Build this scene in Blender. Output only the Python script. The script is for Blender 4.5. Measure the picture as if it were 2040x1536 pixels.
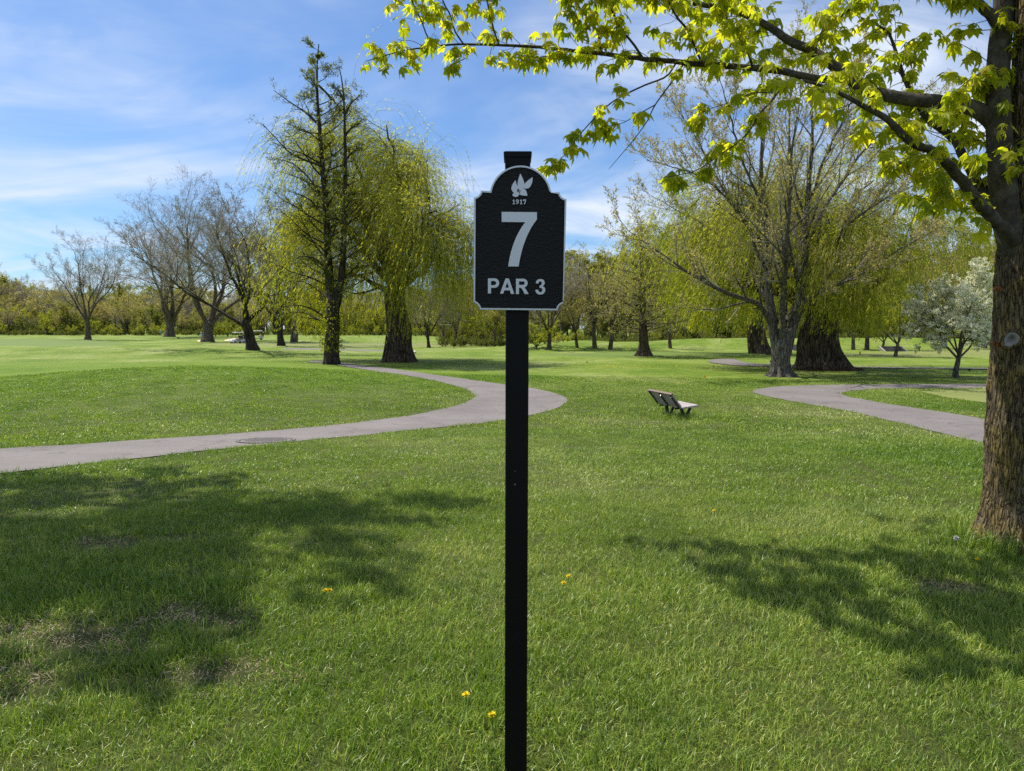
import bpy, bmesh, math, random
import numpy as np
from mathutils import Vector, Matrix, Euler

# ------------------------------------------------------------------ camera, sky, sun, exposure
for o in list(bpy.data.objects):
    bpy.data.objects.remove(o)
scene = bpy.context.scene
COL = scene.collection
F, CX, CY = 1417.0, 1020.0, 768.0          # focal length and centre in the photograph's pixels
HORIZON = 655.0
EYE = 1.65
PITCH = math.atan((CY - HORIZON) / F)
cam_d = bpy.data.cameras.new('camera')
cam = bpy.data.objects.new('camera', cam_d)
COL.objects.link(cam)
cam.location = (0, 0, EYE)
cam.rotation_euler = (math.pi / 2 - PITCH, 0, 0)
cam_d.sensor_width = 36.0
cam_d.lens = 36.0 * F / 2040.0
cam_d.clip_start = 0.05
cam_d.clip_end = 6000
cam_d.dof.use_dof = True
cam_d.dof.focus_distance = 3.2
cam_d.dof.aperture_fstop = 11.0
scene.camera = cam

SUN_EL = math.radians(58)
SUN_AZ = math.atan2(-0.84, 0.54)            # towards the sun, measured from +Y to +X
sun_dir = Vector((math.sin(SUN_AZ) * math.cos(SUN_EL), math.cos(SUN_AZ) * math.cos(SUN_EL), math.sin(SUN_EL)))
sd = bpy.data.lights.new('sun', 'SUN')
sd.energy = 5.0
sd.angle = math.radians(0.5)
sd.color = (1.0, 0.95, 0.86)
so = bpy.data.objects.new('sun', sd)
COL.objects.link(so)
so.rotation_euler = (-sun_dir).to_track_quat('-Z', 'Y').to_euler()

world = bpy.data.worlds.new('World')
scene.world = world
world.use_nodes = True
wn, wl = world.node_tree.nodes, world.node_tree.links
wn.clear()
w_out = wn.new('ShaderNodeOutputWorld')
w_bg = wn.new('ShaderNodeBackground')
w_bg.inputs['Strength'].default_value = 0.086
w_sky = wn.new('ShaderNodeTexSky')
w_sky.sky_type = 'NISHITA'
w_sky.sun_disc = False
w_sky.sun_elevation = SUN_EL
w_sky.sun_rotation = SUN_AZ
w_sky.altitude = 200
w_sky.air_density = 1.0
w_sky.dust_density = 0.6
w_sky.ozone_density = 2.2
# thin cirrus: noise on a plane high above, the same all round
w_tc = wn.new('ShaderNodeTexCoord')
w_sep = wn.new('ShaderNodeSeparateXYZ')
wl.new(w_tc.outputs['Generated'], w_sep.inputs[0])
w_add = wn.new('ShaderNodeMath'); w_add.operation = 'MAXIMUM'; w_add.inputs[1].default_value = 0.0
wl.new(w_sep.outputs['Z'], w_add.inputs[0])
w_add2 = wn.new('ShaderNodeMath'); w_add2.operation = 'ADD'; w_add2.inputs[1].default_value = 0.24
wl.new(w_add.outputs[0], w_add2.inputs[0])
def wdiv(sock):
    d = wn.new('ShaderNodeMath'); d.operation = 'DIVIDE'
    wl.new(sock, d.inputs[0]); wl.new(w_add2.outputs[0], d.inputs[1])
    return d.outputs[0]
w_comb = wn.new('ShaderNodeCombineXYZ')
wl.new(wdiv(w_sep.outputs['X']), w_comb.inputs[0])
wl.new(wdiv(w_sep.outputs['Y']), w_comb.inputs[1])
def wnoise(scale, rot, stretch, detail, dist, lo, hi, loc=(0, 0, 0)):
    m = wn.new('ShaderNodeMapping')
    m.inputs['Rotation'].default_value = (0, 0, rot)
    m.inputs['Scale'].default_value = stretch
    m.inputs['Location'].default_value = loc
    wl.new(w_comb.outputs[0], m.inputs[0])
    n = wn.new('ShaderNodeTexNoise')
    n.inputs['Scale'].default_value = scale
    n.inputs['Detail'].default_value = detail
    n.inputs['Roughness'].default_value = 0.58
    n.inputs['Distortion'].default_value = dist
    wl.new(m.outputs[0], n.inputs['Vector'])
    r = wn.new('ShaderNodeMapRange')
    r.inputs['From Min'].default_value = lo
    r.inputs['From Max'].default_value = hi
    r.interpolation_type = 'SMOOTHSTEP'
    wl.new(n.outputs['Fac'], r.inputs['Value'])
    return r.outputs[0]
c_big = wnoise(0.55, 0.35, (1.0, 1.5, 1), 5, 0.4, 0.30, 0.60, (3.1, 0.4, 0))
c_fine = wnoise(1.5, 0.5, (0.7, 1.6, 1), 9, 1.0, 0.28, 0.78, (0.3, 1.7, 0))
w_mul = wn.new('ShaderNodeMath'); w_mul.operation = 'MULTIPLY'
wl.new(c_big, w_mul.inputs[0]); wl.new(c_fine, w_mul.inputs[1])
w_base = wn.new('ShaderNodeMath'); w_base.operation = 'MULTIPLY_ADD'
w_base.inputs[1].default_value = 1.3; w_base.inputs[2].default_value = 0.06
w_base.use_clamp = True
wl.new(w_mul.outputs[0], w_base.inputs[0])
w_mix = wn.new('ShaderNodeMix'); w_mix.data_type = 'RGBA'
wl.new(w_base.outputs[0], w_mix.inputs['Factor'])
w_gain = wn.new('ShaderNodeMix'); w_gain.data_type = 'RGBA'; w_gain.blend_type = 'MULTIPLY'
w_gain.inputs['Factor'].default_value = 1.0
w_gain.inputs[7].default_value = (0.62, 0.90, 1.20, 1)
wl.new(w_sky.outputs[0], w_gain.inputs[6])
wl.new(w_gain.outputs[2], w_mix.inputs[6])
w_mix.inputs[7].default_value = (7.0, 7.7, 8.9, 1)
wl.new(w_mix.outputs[2], w_bg.inputs['Color'])
wl.new(w_bg.outputs[0], w_out.inputs['Surface'])

vs = scene.view_settings
vs.view_transform = 'Standard'
vs.look = 'None'
vs.exposure = 0.46
vs.gamma = 1.0
vs.use_curve_mapping = False
scene.render.film_transparent = False
cy = scene.cycles
cy.max_bounces = 6
cy.diffuse_bounces = 3
cy.glossy_bounces = 2
cy.transmission_bounces = 4
cy.transparent_max_bounces = 8
cy.caustics_reflective = False
cy.caustics_refractive = False
cy.use_denoising = False
cy.sample_clamp_indirect = 4.0
cy.pixel_filter_type = 'BLACKMAN_HARRIS'
cy.filter_width = 1.5

# ------------------------------------------------------------------ helpers
FWD = np.array((0, math.cos(PITCH), -math.sin(PITCH)))
UPV = np.array((0, math.sin(PITCH), math.cos(PITCH)))
RGT = np.array((1.0, 0, 0))

def smooth(a, b, x):
    t = np.clip((np.asarray(x, float) - a) / (b - a), 0, 1)
    return t * t * (3 - 2 * t)

def zg(x, y):
    """Height of the lawn: the rise the camera stands on, falling to the course, with its low mounds."""
    x = np.asarray(x, float); y = np.asarray(y, float)
    z = -0.75 * smooth(4.5, 22, y)
    def bump(cx, cy, sx, sy, h):
        return h * np.exp(-((x - cx) / sx) ** 2 - ((y - cy) / sy) ** 2)
    z = z + bump(-14, 31, 9, 8, 0.62) + bump(-30, 38, 14, 10, 0.35)
    z = z + bump(-38, 74, 16, 9, 0.75) + bump(-62, 62, 14, 10, 0.3)
    z = z + bump(7, 84, 8, 4, 0.9) + bump(-32, 128, 8, 5, 1.1)
    z = z + bump(25, 88, 14, 5, 1.1) + bump(50, 92, 20, 5, 1.3)
    z = z + 0.9 * smooth(120, 210, y) * smooth(5, -40, x)
    return z

def ray(px, py):
    return FWD + (px - CX) / F * RGT + (CY - py) / F * UPV

def at(px, py, Y):
    d = ray(px, py)
    return np.array((0, 0, EYE)) + d * (Y / d[1])

def ground(px, py):
    d = ray(px, py)
    for it in range(3):
        YY = np.geomspace(1.0, 900, 700) if it == 0 else np.linspace(a, b, 60)
        Q = np.array((0, 0, EYE)) + d[None, :] * (YY / d[1])[:, None]
        hit = np.nonzero(Q[:, 2] <= zg(Q[:, 0], Q[:, 1]))[0]
        if len(hit) == 0: break
        i = max(1, hit[0]); a, b = YY[i - 1], YY[i]
    else:
        p = np.array((0, 0, EYE)) + d * (b / d[1])
        p[2] = zg(p[0], p[1])
        return p
    p = np.array((0, 0, EYE)) + d * (900 / d[1])
    p[2] = zg(p[0], p[1])
    return p

def nrm(v):
    return v / np.maximum(np.linalg.norm(v, axis=-1, keepdims=True), 1e-9)

def vnoise(p, seed=0):
    """Value noise in numpy, p (...,3) -> 0..1"""
    p = np.asarray(p, float)
    i = np.floor(p).astype(np.int64)
    f = p - i
    f = f * f * (3 - 2 * f)
    def h(ix, iy, iz):
        n = (ix * 374761393 + iy * 668265263 + iz * 2147483647 + seed * 974711) & 0xFFFFFFFF
        n = ((n ^ (n >> 13)) * 1274126177) & 0xFFFFFFFF
        n = (n ^ (n >> 16)) & 0xFFFFFF
        return n / float(0xFFFFFF)
    r = 0
    for dx in (0, 1):
        for dy in (0, 1):
            for dz in (0, 1):
                w = (f[..., 0] if dx else 1 - f[..., 0]) * (f[..., 1] if dy else 1 - f[..., 1]) * (f[..., 2] if dz else 1 - f[..., 2])
                r = r + w * h(i[..., 0] + dx, i[..., 1] + dy, i[..., 2] + dz)
    return r

class MB:
    """Collects shapes into one mesh."""
    def __init__(s):
        s.v, s.q, s.t, s.a, s.n = [], [], [], [], 0
    def add(s, v, quads=None, tris=None, tint=None):
        v = np.asarray(v, float).reshape(-1, 3)
        s.v.append(v)
        s.a.append(np.zeros(len(v)) if tint is None else np.broadcast_to(np.asarray(tint, float), (len(v),)))
        if quads is not None and len(quads): s.q.append(np.asarray(quads, np.int64).reshape(-1, 4) + s.n)
        if tris is not None and len(tris): s.t.append(np.asarray(tris, np.int64).reshape(-1, 3) + s.n)
        s.n += len(v)
    def tubes(s, P, R, k=5, tint=None):
        P = np.asarray(P, float); R = np.asarray(R, float)
        if P.ndim == 2: P = P[None]; R = R[None]
        M, N, _ = P.shape
        if M == 0: return
        T = nrm(np.gradient(P, axis=1))
        mean = np.abs(nrm(P[:, -1] - P[:, 0]))
        ref = np.zeros((M, 3))
        ref[np.arange(M), np.argmin(mean, axis=1)] = 1
        B = nrm(np.cross(T, ref[:, None, :]))
        C = np.cross(T, B)
        th = np.arange(k) / k * 2 * np.pi
        V = P[:, :, None, :] + R[:, :, None, None] * (np.cos(th)[None, None, :, None] * B[:, :, None, :] + np.sin(th)[None, None, :, None] * C[:, :, None, :])
        idx = np.arange(M * N * k).reshape(M, N, k)
        a = idx[:, :-1, :]; b = np.roll(a, -1, axis=2)
        c = idx[:, 1:, :]; d = np.roll(c, -1, axis=2)
        q = np.stack([a, b, d, c], -1).reshape(-1, 4)
        if tint is None: tt = None
        else: tt = np.repeat(np.broadcast_to(tint, (M,)), N * k)
        s.add(V.reshape(-1, 3), q, None, tt)
    def cards(s, pos, axis, side, length, width, tint=None, bend=0.0):
        """Leaf-shaped faces: base, two sides, tip (bent along the middle)."""
        pos = np.asarray(pos, float); M = len(pos)
        if M == 0: return
        axis = nrm(np.asarray(axis, float)); side = nrm(np.asarray(side, float))
        nor = nrm(np.cross(axis, side)); side = nrm(np.cross(nor, axis))
        L = np.broadcast_to(length, (M,))[:, None]; W = np.broadcast_to(width, (M,))[:, None]
        mid = pos + axis * L * 0.45
        V = np.stack([pos, mid + side * W * 0.5 + nor * bend * W, pos + axis * L, mid - side * W * 0.5 + nor * bend * W], 1)
        q = np.arange(M * 4).reshape(M, 4)
        s.add(V.reshape(-1, 3), q, None, None if tint is None else np.repeat(np.broadcast_to(tint, (M,)), 4))
    def box(s, cx, cy, cz, sx, sy, sz, rot=None, taper=1.0):
        v = np.array([(x, y, z) for z in (-.5, .5) for y in (-.5, .5) for x in (-.5, .5)]) * (sx, sy, sz)
        v[4:, :2] *= taper
        if rot is not None: v = v @ np.array(rot).T
        v = v + (cx, cy, cz)
        s.add(v, [(0, 2, 3, 1), (4, 5, 7, 6), (0, 1, 5, 4), (1, 3, 7, 5), (3, 2, 6, 7), (2, 0, 4, 6)])
    def build(s, name, mat, parent=None, smooth_=False, kind=None, mesh_only=False):
        v = np.concatenate(s.v) if s.v else np.zeros((0, 3))
        q = np.concatenate(s.q) if s.q else np.zeros((0, 4), np.int64)
        t = np.concatenate(s.t) if s.t else np.zeros((0, 3), np.int64)
        me = bpy.data.meshes.new(name)
        me.vertices.add(len(v)); me.vertices.foreach_set('co', v.astype(np.float32).ravel())
        nl = len(q) * 4 + len(t) * 3
        me.loops.add(nl); me.polygons.add(len(q) + len(t))
        me.loops.foreach_set('vertex_index', np.concatenate([q.ravel(), t.ravel()]).astype(np.int32))
        st = np.concatenate([np.arange(len(q)) * 4, len(q) * 4 + np.arange(len(t)) * 3]).astype(np.int32)
        me.polygons.foreach_set('loop_start', st)
        me.polygons.foreach_set('use_smooth', np.full(len(st), bool(smooth_)))
        at_ = me.attributes.new('tint', 'FLOAT', 'POINT')
        at_.data.foreach_set('value', np.concatenate(s.a).astype(np.float32) if s.a else np.zeros(0, np.float32))
        me.update(calc_edges=True); me.validate()
        if mat is not None: me.materials.append(mat)
        if mesh_only: return me
        return link(name, me, parent, kind)

def link(name, me, parent=None, kind=None):
    o = bpy.data.objects.new(name, me)
    COL.objects.link(o)
    if parent is not None: o.parent = parent
    if kind: o['kind'] = kind
    return o

def tag(o, label, cat, group=None, kind=None):
    o['label'] = label; o['category'] = cat
    if group: o['group'] = group
    if kind: o['kind'] = kind
    return o

def thing(name, label, cat, loc=(0, 0, 0), rz=0.0, group=None):
    o = bpy.data.objects.new(name, None)
    COL.objects.link(o)
    o.empty_display_size = 0.2
    o.location = [float(c) for c in loc]; o.rotation_euler = (0, 0, rz)
    return tag(o, label, cat, group)

def copy_tree(o, loc, rz, sc, label, group=None):
    c = o.copy(); COL.objects.link(c)
    c.location = [float(a) for a in loc]; c.rotation_euler = (0, 0, rz); c.scale = sc if hasattr(sc, '__len__') else (sc, sc, sc)
    c['label'] = label
    if group: c['group'] = group
    for ch in list(o.children):
        d = ch.copy(); COL.objects.link(d); d.parent = c
        for g in list(ch.children):
            e = g.copy(); COL.objects.link(e); e.parent = d
    return c

# ------------------------------------------------------------------ materials
def mat_new(name):
    m = bpy.data.materials.new(name); m.use_nodes = True
    nt = m.node_tree; nt.nodes.clear()
    out = nt.nodes.new('ShaderNodeOutputMaterial')
    return m, nt, out

def nd(nt, typ, **kw):
    n = nt.nodes.new(typ)
    for k, v in kw.items():
        if k in n.inputs: n.inputs[k].default_value = v
        else: setattr(n, k, v)
    return n

def ramp(nt, sock, stops, interp='LINEAR'):
    r = nt.nodes.new('ShaderNodeValToRGB')
    r.color_ramp.interpolation = interp
    els = r.color_ramp.elements
    while len(els) < len(stops): els.new(0.5)
    for e, (p, c) in zip(els, stops):
        e.position = p; e.color = (*c, 1)
    nt.links.new(sock, r.inputs['Fac'])
    return r.outputs['Color']

def pos_noise(nt, scale, detail=4, rough=0.55, coord='Position', mapscale=None, dist=0.0):
    if coord == 'Position':
        g = nt.nodes.new('ShaderNodeNewGeometry'); s = g.outputs['Position']
    else:
        g = nt.nodes.new('ShaderNodeTexCoord'); s = g.outputs[coord]
    if mapscale is not None:
        mp = nd(nt, 'ShaderNodeMapping'); mp.inputs['Scale'].default_value = mapscale
        nt.links.new(s, mp.inputs[0]); s = mp.outputs[0]
    n = nd(nt, 'ShaderNodeTexNoise', Scale=scale, Detail=detail, Roughness=rough, Distortion=dist)
    nt.links.new(s, n.inputs['Vector'])
    return n.outputs['Fac']

def mixc(nt, fac, a, b, mode='MIX'):
    m = nt.nodes.new('ShaderNodeMix'); m.data_type = 'RGBA'; m.blend_type = mode
    for sock, v in ((m.inputs['Factor'], fac), (m.inputs[6], a), (m.inputs[7], b)):
        if isinstance(v, (int, float)): sock.default_value = v
        elif isinstance(v, tuple): sock.default_value = (*v, 1)
        else: nt.links.new(v, sock)
    return m.outputs[2]

def plain(name, col, rough=0.6, metal=0.0, spec=0.5, var=0.12, scale=30, bump=0.0, bscale=200, mapscale=None, coord='Object'):
    m, nt, out = mat_new(name)
    b = nd(nt, 'ShaderNodeBsdfPrincipled', Roughness=rough, Metallic=metal)
    b.inputs['Specular IOR Level'].default_value = spec
    n = pos_noise(nt, scale, 5, 0.6, coord, mapscale)
    c = ramp(nt, n, [(0.25, tuple(x * (1 - var) for x in col)), (0.75, tuple(min(1, x * (1 + var)) for x in col))])
    nt.links.new(c, b.inputs['Base Color'])
    if bump:
        bn = pos_noise(nt, bscale, 5, 0.6, coord, mapscale)
        bp = nd(nt, 'ShaderNodeBump', Strength=bump, Distance=0.01)
        nt.links.new(bn, bp.inputs['Height']); nt.links.new(bp.outputs[0], b.inputs['Normal'])
    nt.links.new(b.outputs[0], out.inputs[0])
    return m

def leaf_mat(name, stops, trans=0.45, gloss=0.5, tcol=1.35, spec=0.35):
    """Leaf: tint attribute picks a colour of the kind; part of the light passes through."""
    m, nt, out = mat_new(name)
    a = nd(nt, 'ShaderNodeAttribute'); a.attribute_name = 'tint'
    c = ramp(nt, a.outputs['Fac'], stops)
    b = nd(nt, 'ShaderNodeBsdfPrincipled', Roughness=gloss)
    b.inputs['Specular IOR Level'].default_value = spec
    nt.links.new(c, b.inputs['Base Color'])
    t = nd(nt, 'ShaderNodeBsdfTranslucent')
    tc = mixc(nt, 1.0, c, (tcol, tcol, tcol * 0.55), 'MULTIPLY')
    nt.links.new(tc, t.inputs['Color'])
    mx = nd(nt, 'ShaderNodeMixShader'); mx.inputs[0].default_value = trans
    nt.links.new(b.outputs[0], mx.inputs[1]); nt.links.new(t.outputs[0], mx.inputs[2])
    nt.links.new(mx.outputs[0], out.inputs[0])
    return m

def bark_mat(name, dark, light, scale=6.0, zs=0.25, bump=0.8, lichen=None, dist=0.03):
    m, nt, out = mat_new(name)
    b = nd(nt, 'ShaderNodeBsdfPrincipled', Roughness=0.9)
    b.inputs['Specular IOR Level'].default_value = 0.15
    n = pos_noise(nt, scale, 6, 0.65, 'Object', (1, 1, zs))
    c = ramp(nt, n, [(0.3, dark), (0.7, light)])
    if lichen:
        n2 = pos_noise(nt, scale * 0.35, 4, 0.6, 'Object')
        f = ramp(nt, n2, [(0.48, (0, 0, 0)), (0.68, (1, 1, 1))])
        c = mixc(nt, f, c, lichen)
    nt.links.new(c, b.inputs['Base Color'])
    n3 = pos_noise(nt, scale * 2.2, 6, 0.7, 'Object', (1, 1, zs))
    bp = nd(nt, 'ShaderNodeBump', Strength=bump, Distance=dist)
    nt.links.new(n3, bp.inputs['Height']); nt.links.new(bp.outputs[0], b.inputs['Normal'])
    nt.links.new(b.outputs[0], out.inputs[0])
    return m

def cracked_bark(name, plate_d, plate_l, crack, scale, zs=0.3, lichen=None, bump=1.0, dist=0.02, crack_w=0.10, warp=0.35):
    """Furrowed bark: upright plates parted by dark fissures."""
    m, nt, out = mat_new(name)
    b = nd(nt, 'ShaderNodeBsdfPrincipled', Roughness=0.92); b.inputs['Specular IOR Level'].default_value = 0.15
    tc = nt.nodes.new('ShaderNodeTexCoord')
    mp = nd(nt, 'ShaderNodeMapping'); mp.inputs['Scale'].default_value = (1, 1, zs); nt.links.new(tc.outputs['Object'], mp.inputs[0])
    nz = nd(nt, 'ShaderNodeTexNoise', Scale=scale * 0.6, Detail=4); nt.links.new(mp.outputs[0], nz.inputs['Vector'])
    sc_ = nt.nodes.new('ShaderNodeVectorMath'); sc_.operation = 'SCALE'; sc_.inputs['Scale'].default_value = warp * 6.0 / scale
    nt.links.new(nz.outputs['Color'], sc_.inputs[0])
    ad = nt.nodes.new('ShaderNodeVectorMath'); ad.operation = 'ADD'; nt.links.new(mp.outputs[0], ad.inputs[0]); nt.links.new(sc_.outputs[0], ad.inputs[1])
    vo = nd(nt, 'ShaderNodeTexVoronoi', Scale=scale); vo.feature = 'DISTANCE_TO_EDGE'; nt.links.new(ad.outputs[0], vo.inputs['Vector'])
    n = pos_noise(nt, scale * 1.3, 6, 0.7, 'Object', (1, 1, zs * 1.6))
    c = ramp(nt, n, [(0.3, plate_d), (0.72, plate_l)])
    if lichen:
        n2 = pos_noise(nt, scale * 0.16, 4, 0.6, 'Object')
        c = mixc(nt, ramp(nt, n2, [(0.46, (0, 0, 0)), (0.66, (0.8, 0.8, 0.8))]), c, lichen)
    f = ramp(nt, vo.outputs['Distance'], [(0.0, (1, 1, 1)), (crack_w, (0, 0, 0))])
    c = mixc(nt, f, c, crack)
    nt.links.new(c, b.inputs['Base Color'])
    h = ramp(nt, vo.outputs['Distance'], [(0.0, (0, 0, 0)), (crack_w * 2.2, (0.8, 0.8, 0.8)), (0.6, (1, 1, 1))])
    hm = mixc(nt, 0.35, h, n)
    bp = nd(nt, 'ShaderNodeBump', Strength=bump, Distance=dist)
    nt.links.new(hm, bp.inputs['Height']); nt.links.new(bp.outputs[0], b.inputs['Normal'])
    nt.links.new(b.outputs[0], out.inputs[0])
    return m

def turf_color(nt):
    """Colour of the turf by place: lush rough, paler dry rough, thatch."""
    n1 = pos_noise(nt, 0.16, 4, 0.55, dist=0.3)
    n2 = pos_noise(nt, 1.3, 5, 0.6)
    c = ramp(nt, n1, [(0.30, (0.118, 0.205, 0.013)), (0.5, (0.200, 0.272, 0.044)), (0.68, (0.300, 0.345, 0.125))])
    g = nt.nodes.new('ShaderNodeNewGeometry')            # the mound left of the path is a lusher, finer turf
    vm = nt.nodes.new('ShaderNodeVectorMath'); vm.operation = 'DISTANCE'; vm.inputs[1].default_value = (-19.0, 31.0, 0.0)
    nt.links.new(g.outputs['Position'], vm.inputs[0])
    mr = nd(nt, 'ShaderNodeMapRange'); mr.interpolation_type = 'SMOOTHSTEP'
    mr.inputs['From Min'].default_value = 12; mr.inputs['From Max'].default_value = 24; mr.inputs['To Min'].default_value = 0.7; mr.inputs['To Max'].default_value = 0.0
    nt.links.new(vm.outputs['Value'], mr.inputs['Value'])
    c = mixc(nt, mr.outputs[0], c, (0.150, 0.250, 0.013))
    c2 = ramp(nt, n2, [(0.3, (0.66, 0.74, 0.6)), (0.72, (1.24, 1.18, 1.2))])
    return mixc(nt, 1.0, c, c2, 'MULTIPLY')

M = {}
def make_materials():
    # ground turf
    m, nt, out = mat_new('turf')
    b = nd(nt, 'ShaderNodeBsdfPrincipled', Roughness=0.85); b.inputs['Specular IOR Level'].default_value = 0.15
    c = turf_color(nt)
    n3 = pos_noise(nt, 9, 6, 0.7)
    c = mixc(nt, 1.0, c, ramp(nt, n3, [(0.3, (0.50, 0.54, 0.42)), (0.7, (1.10, 1.06, 0.98))]), 'MULTIPLY')
    # under the standing blades lies dark thatch and soil; farther out the sheet itself stands for the turf
    g2 = nt.nodes.new('ShaderNodeNewGeometry'); ln2 = nt.nodes.new('ShaderNodeVectorMath'); ln2.operation = 'LENGTH'; nt.links.new(g2.outputs['Position'], ln2.inputs[0])
    m2 = nd(nt, 'ShaderNodeMapRange'); m2.inputs['From Min'].default_value = 22; m2.inputs['From Max'].default_value = 36; m2.inputs['To Min'].default_value = 0.8; m2.inputs['To Max'].default_value = 0.0
    nt.links.new(ln2.outputs['Value'], m2.inputs['Value'])
    c = mixc(nt, m2.outputs[0], c, ramp(nt, pos_noise(nt, 30, 5, 0.7), [(0.3, (0.035, 0.045, 0.012)), (0.7, (0.095, 0.095, 0.032))]))
    nt.links.new(c, b.inputs['Base Color'])
    n4 = pos_noise(nt, 14, 6, 0.75)
    bp = nd(nt, 'ShaderNodeBump', Strength=0.9, Distance=0.08)
    nt.links.new(n4, bp.inputs['Height']); nt.links.new(bp.outputs[0], b.inputs['Normal'])
    nt.links.new(b.outputs[0], out.inputs[0]); M['turf'] = m
    # grass blades
    m, nt, out = mat_new('grass_blade')
    a = nd(nt, 'ShaderNodeAttribute'); a.attribute_name = 'tint'
    c = turf_color(nt)
    c = mixc(nt, 1.0, c, ramp(nt, a.outputs['Fac'], [(0.0, (0.42, 0.60, 0.4)), (0.5, (1.05, 1.05, 1.0)), (0.90, (1.7, 1.55, 1.7)), (0.955, (2.6, 2.0, 3.2)), (1.0, (3.0, 2.0, 4.0))]), 'MULTIPLY')
    b = nd(nt, 'ShaderNodeBsdfPrincipled', Roughness=0.40); b.inputs['Specular IOR Level'].default_value = 0.45
    nt.links.new(c, b.inputs['Base Color'])
    t = nd(nt, 'ShaderNodeBsdfTranslucent')
    nt.links.new(mixc(nt, 1.0, c, (1.5, 1.6, 0.6), 'MULTIPLY'), t.inputs['Color'])
    mx = nd(nt, 'ShaderNodeMixShader'); mx.inputs[0].default_value = 0.26
    nt.links.new(b.outputs[0], mx.inputs[1]); nt.links.new(t.outputs[0], mx.inputs[2])
    nt.links.new(mx.outputs[0], out.inputs[0]); M['blade'] = m
    M['straw'] = plain('straw', (0.46, 0.35, 0.21), 0.7, 0, 0.3, 0.35, 40)
    M['soil'] = plain('thatch_soil', (0.05, 0.05, 0.022), 0.95, 0, 0.1, 0.4, 12)
    M['green'] = plain('mown_green', (0.17, 0.19, 0.055), 0.8, 0, 0.15, 0.14, 0.7, 0.4, 30, coord='Object')
    M['fairway'] = plain('mown_fairway', (0.115, 0.165, 0.032), 0.8, 0, 0.15, 0.16, 0.25, 0.4, 20)
    M['sand'] = plain('sand', (0.62, 0.46, 0.32), 0.9, 0, 0.1, 0.1, 2, 0.5, 20)
    # asphalt path
    m, nt, out = mat_new('path_asphalt')
    b = nd(nt, 'ShaderNodeBsdfPrincipled', Roughness=0.82); b.inputs['Specular IOR Level'].default_value = 0.3
    c = ramp(nt, pos_noise(nt, 0.5, 5, 0.6), [(0.3, (0.136, 0.119, 0.113)), (0.7, (0.196, 0.173, 0.165))])
    c = mixc(nt, 1.0, c, ramp(nt, pos_noise(nt, 70, 4, 0.8), [(0.25, (0.6, 0.6, 0.6)), (0.75, (1.32, 1.32, 1.32))]), 'MULTIPLY')
    v = nd(nt, 'ShaderNodeTexVoronoi', Scale=0.55); v.feature = 'DISTANCE_TO_EDGE'
    g = nt.nodes.new('ShaderNodeNewGeometry'); nz = nd(nt, 'ShaderNodeTexNoise', Scale=2.0, Detail=5)
    nt.links.new(g.outputs['Position'], nz.inputs['Vector'])
    vm = nt.nodes.new('ShaderNodeVectorMath'); vm.operation = 'ADD'
    nt.links.new(g.outputs['Position'], vm.inputs[0]); nt.links.new(nz.outputs['Color'], vm.inputs[1])
    nt.links.new(vm.outputs[0], v.inputs['Vector'])
    c = mixc(nt, 1.0, c, ramp(nt, v.outputs['Distance'], [(0.0, (0.6, 0.58, 0.56)), (0.014, (1, 1, 1))]), 'MULTIPLY')
    nt.links.new(c, b.inputs['Base Color'])
    bp = nd(nt, 'ShaderNodeBump', Strength=0.5, Distance=0.006)
    nt.links.new(pos_noise(nt, 90, 4, 0.8), bp.inputs['Height']); nt.links.new(bp.outputs[0], b.inputs['Normal'])
    nt.links.new(b.outputs[0], out.inputs[0]); M['path'] = m
    M['iron'] = plain('cast_iron', (0.12, 0.105, 0.10), 0.65, 0.2, 0.4, 0.3, 20, 0.4, 60)
    M['mulch'] = plain('bark_mulch', (0.10, 0.055, 0.035), 0.95, 0, 0.1, 0.4, 14, 0.8, 30)
    # sign
    M['post'] = plain('post_black_paint', (0.0035, 0.0036, 0.0042), 0.5, 0, 0.16, 0.2, 8, 0.03, 60)
    nt = M['post'].node_tree                                # specks of dust and clippings stuck to the paint
    b = [n for n in nt.nodes if n.type == 'BSDF_PRINCIPLED'][0]
    vo = nd(nt, 'ShaderNodeTexVoronoi', Scale=26.0); tc = nt.nodes.new('ShaderNodeTexCoord'); nt.links.new(tc.outputs['Object'], vo.inputs['Vector'])
    old = b.inputs['Base Color'].links[0].from_socket
    f1 = ramp(nt, vo.outputs['Distance'], [(0.05, (1, 1, 1)), (0.085, (0, 0, 0))])
    f2 = ramp(nt, vo.outputs['Color'], [(0.86, (0, 0, 0)), (0.90, (1, 1, 1))])
    nt.links.new(mixc(nt, mixc(nt, 1.0, f1, f2, 'MULTIPLY'), old, (0.22, 0.20, 0.15)), b.inputs['Base Color'])
    m, nt, out = mat_new('sign_face_black')
    b = nd(nt, 'ShaderNodeBsdfPrincipled', Roughness=0.36); b.inputs['Specular IOR Level'].default_value = 0.28
    b.inputs['Base Color'].default_value = (0.0028, 0.0028, 0.003, 1)
    bp = nd(nt, 'ShaderNodeBump', Strength=1.0, Distance=0.006)
    nt.links.new(pos_noise(nt, 190, 4, 0.55, 'Object', (0.45, 1, 1), 0.6), bp.inputs['Height'])
    nt.links.new(bp.outputs[0], b.inputs['Normal'])
    nt.links.new(b.outputs[0], out.inputs[0]); M['sign_face'] = m
    M['silver'] = plain('brushed_aluminium', (0.56, 0.58, 0.62), 0.42, 0.55, 0.5, 0.06, 120, 0.05, 400, (1, 1, 6))
    # bark
    M['bark_maple'] = cracked_bark('bark_maple', (0.075, 0.055, 0.034), (0.235, 0.18, 0.105), (0.012, 0.009, 0.007), 30, 0.17, (0.25, 0.185, 0.05), 1.0, 0.03, 0.11, 0.6)
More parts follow.
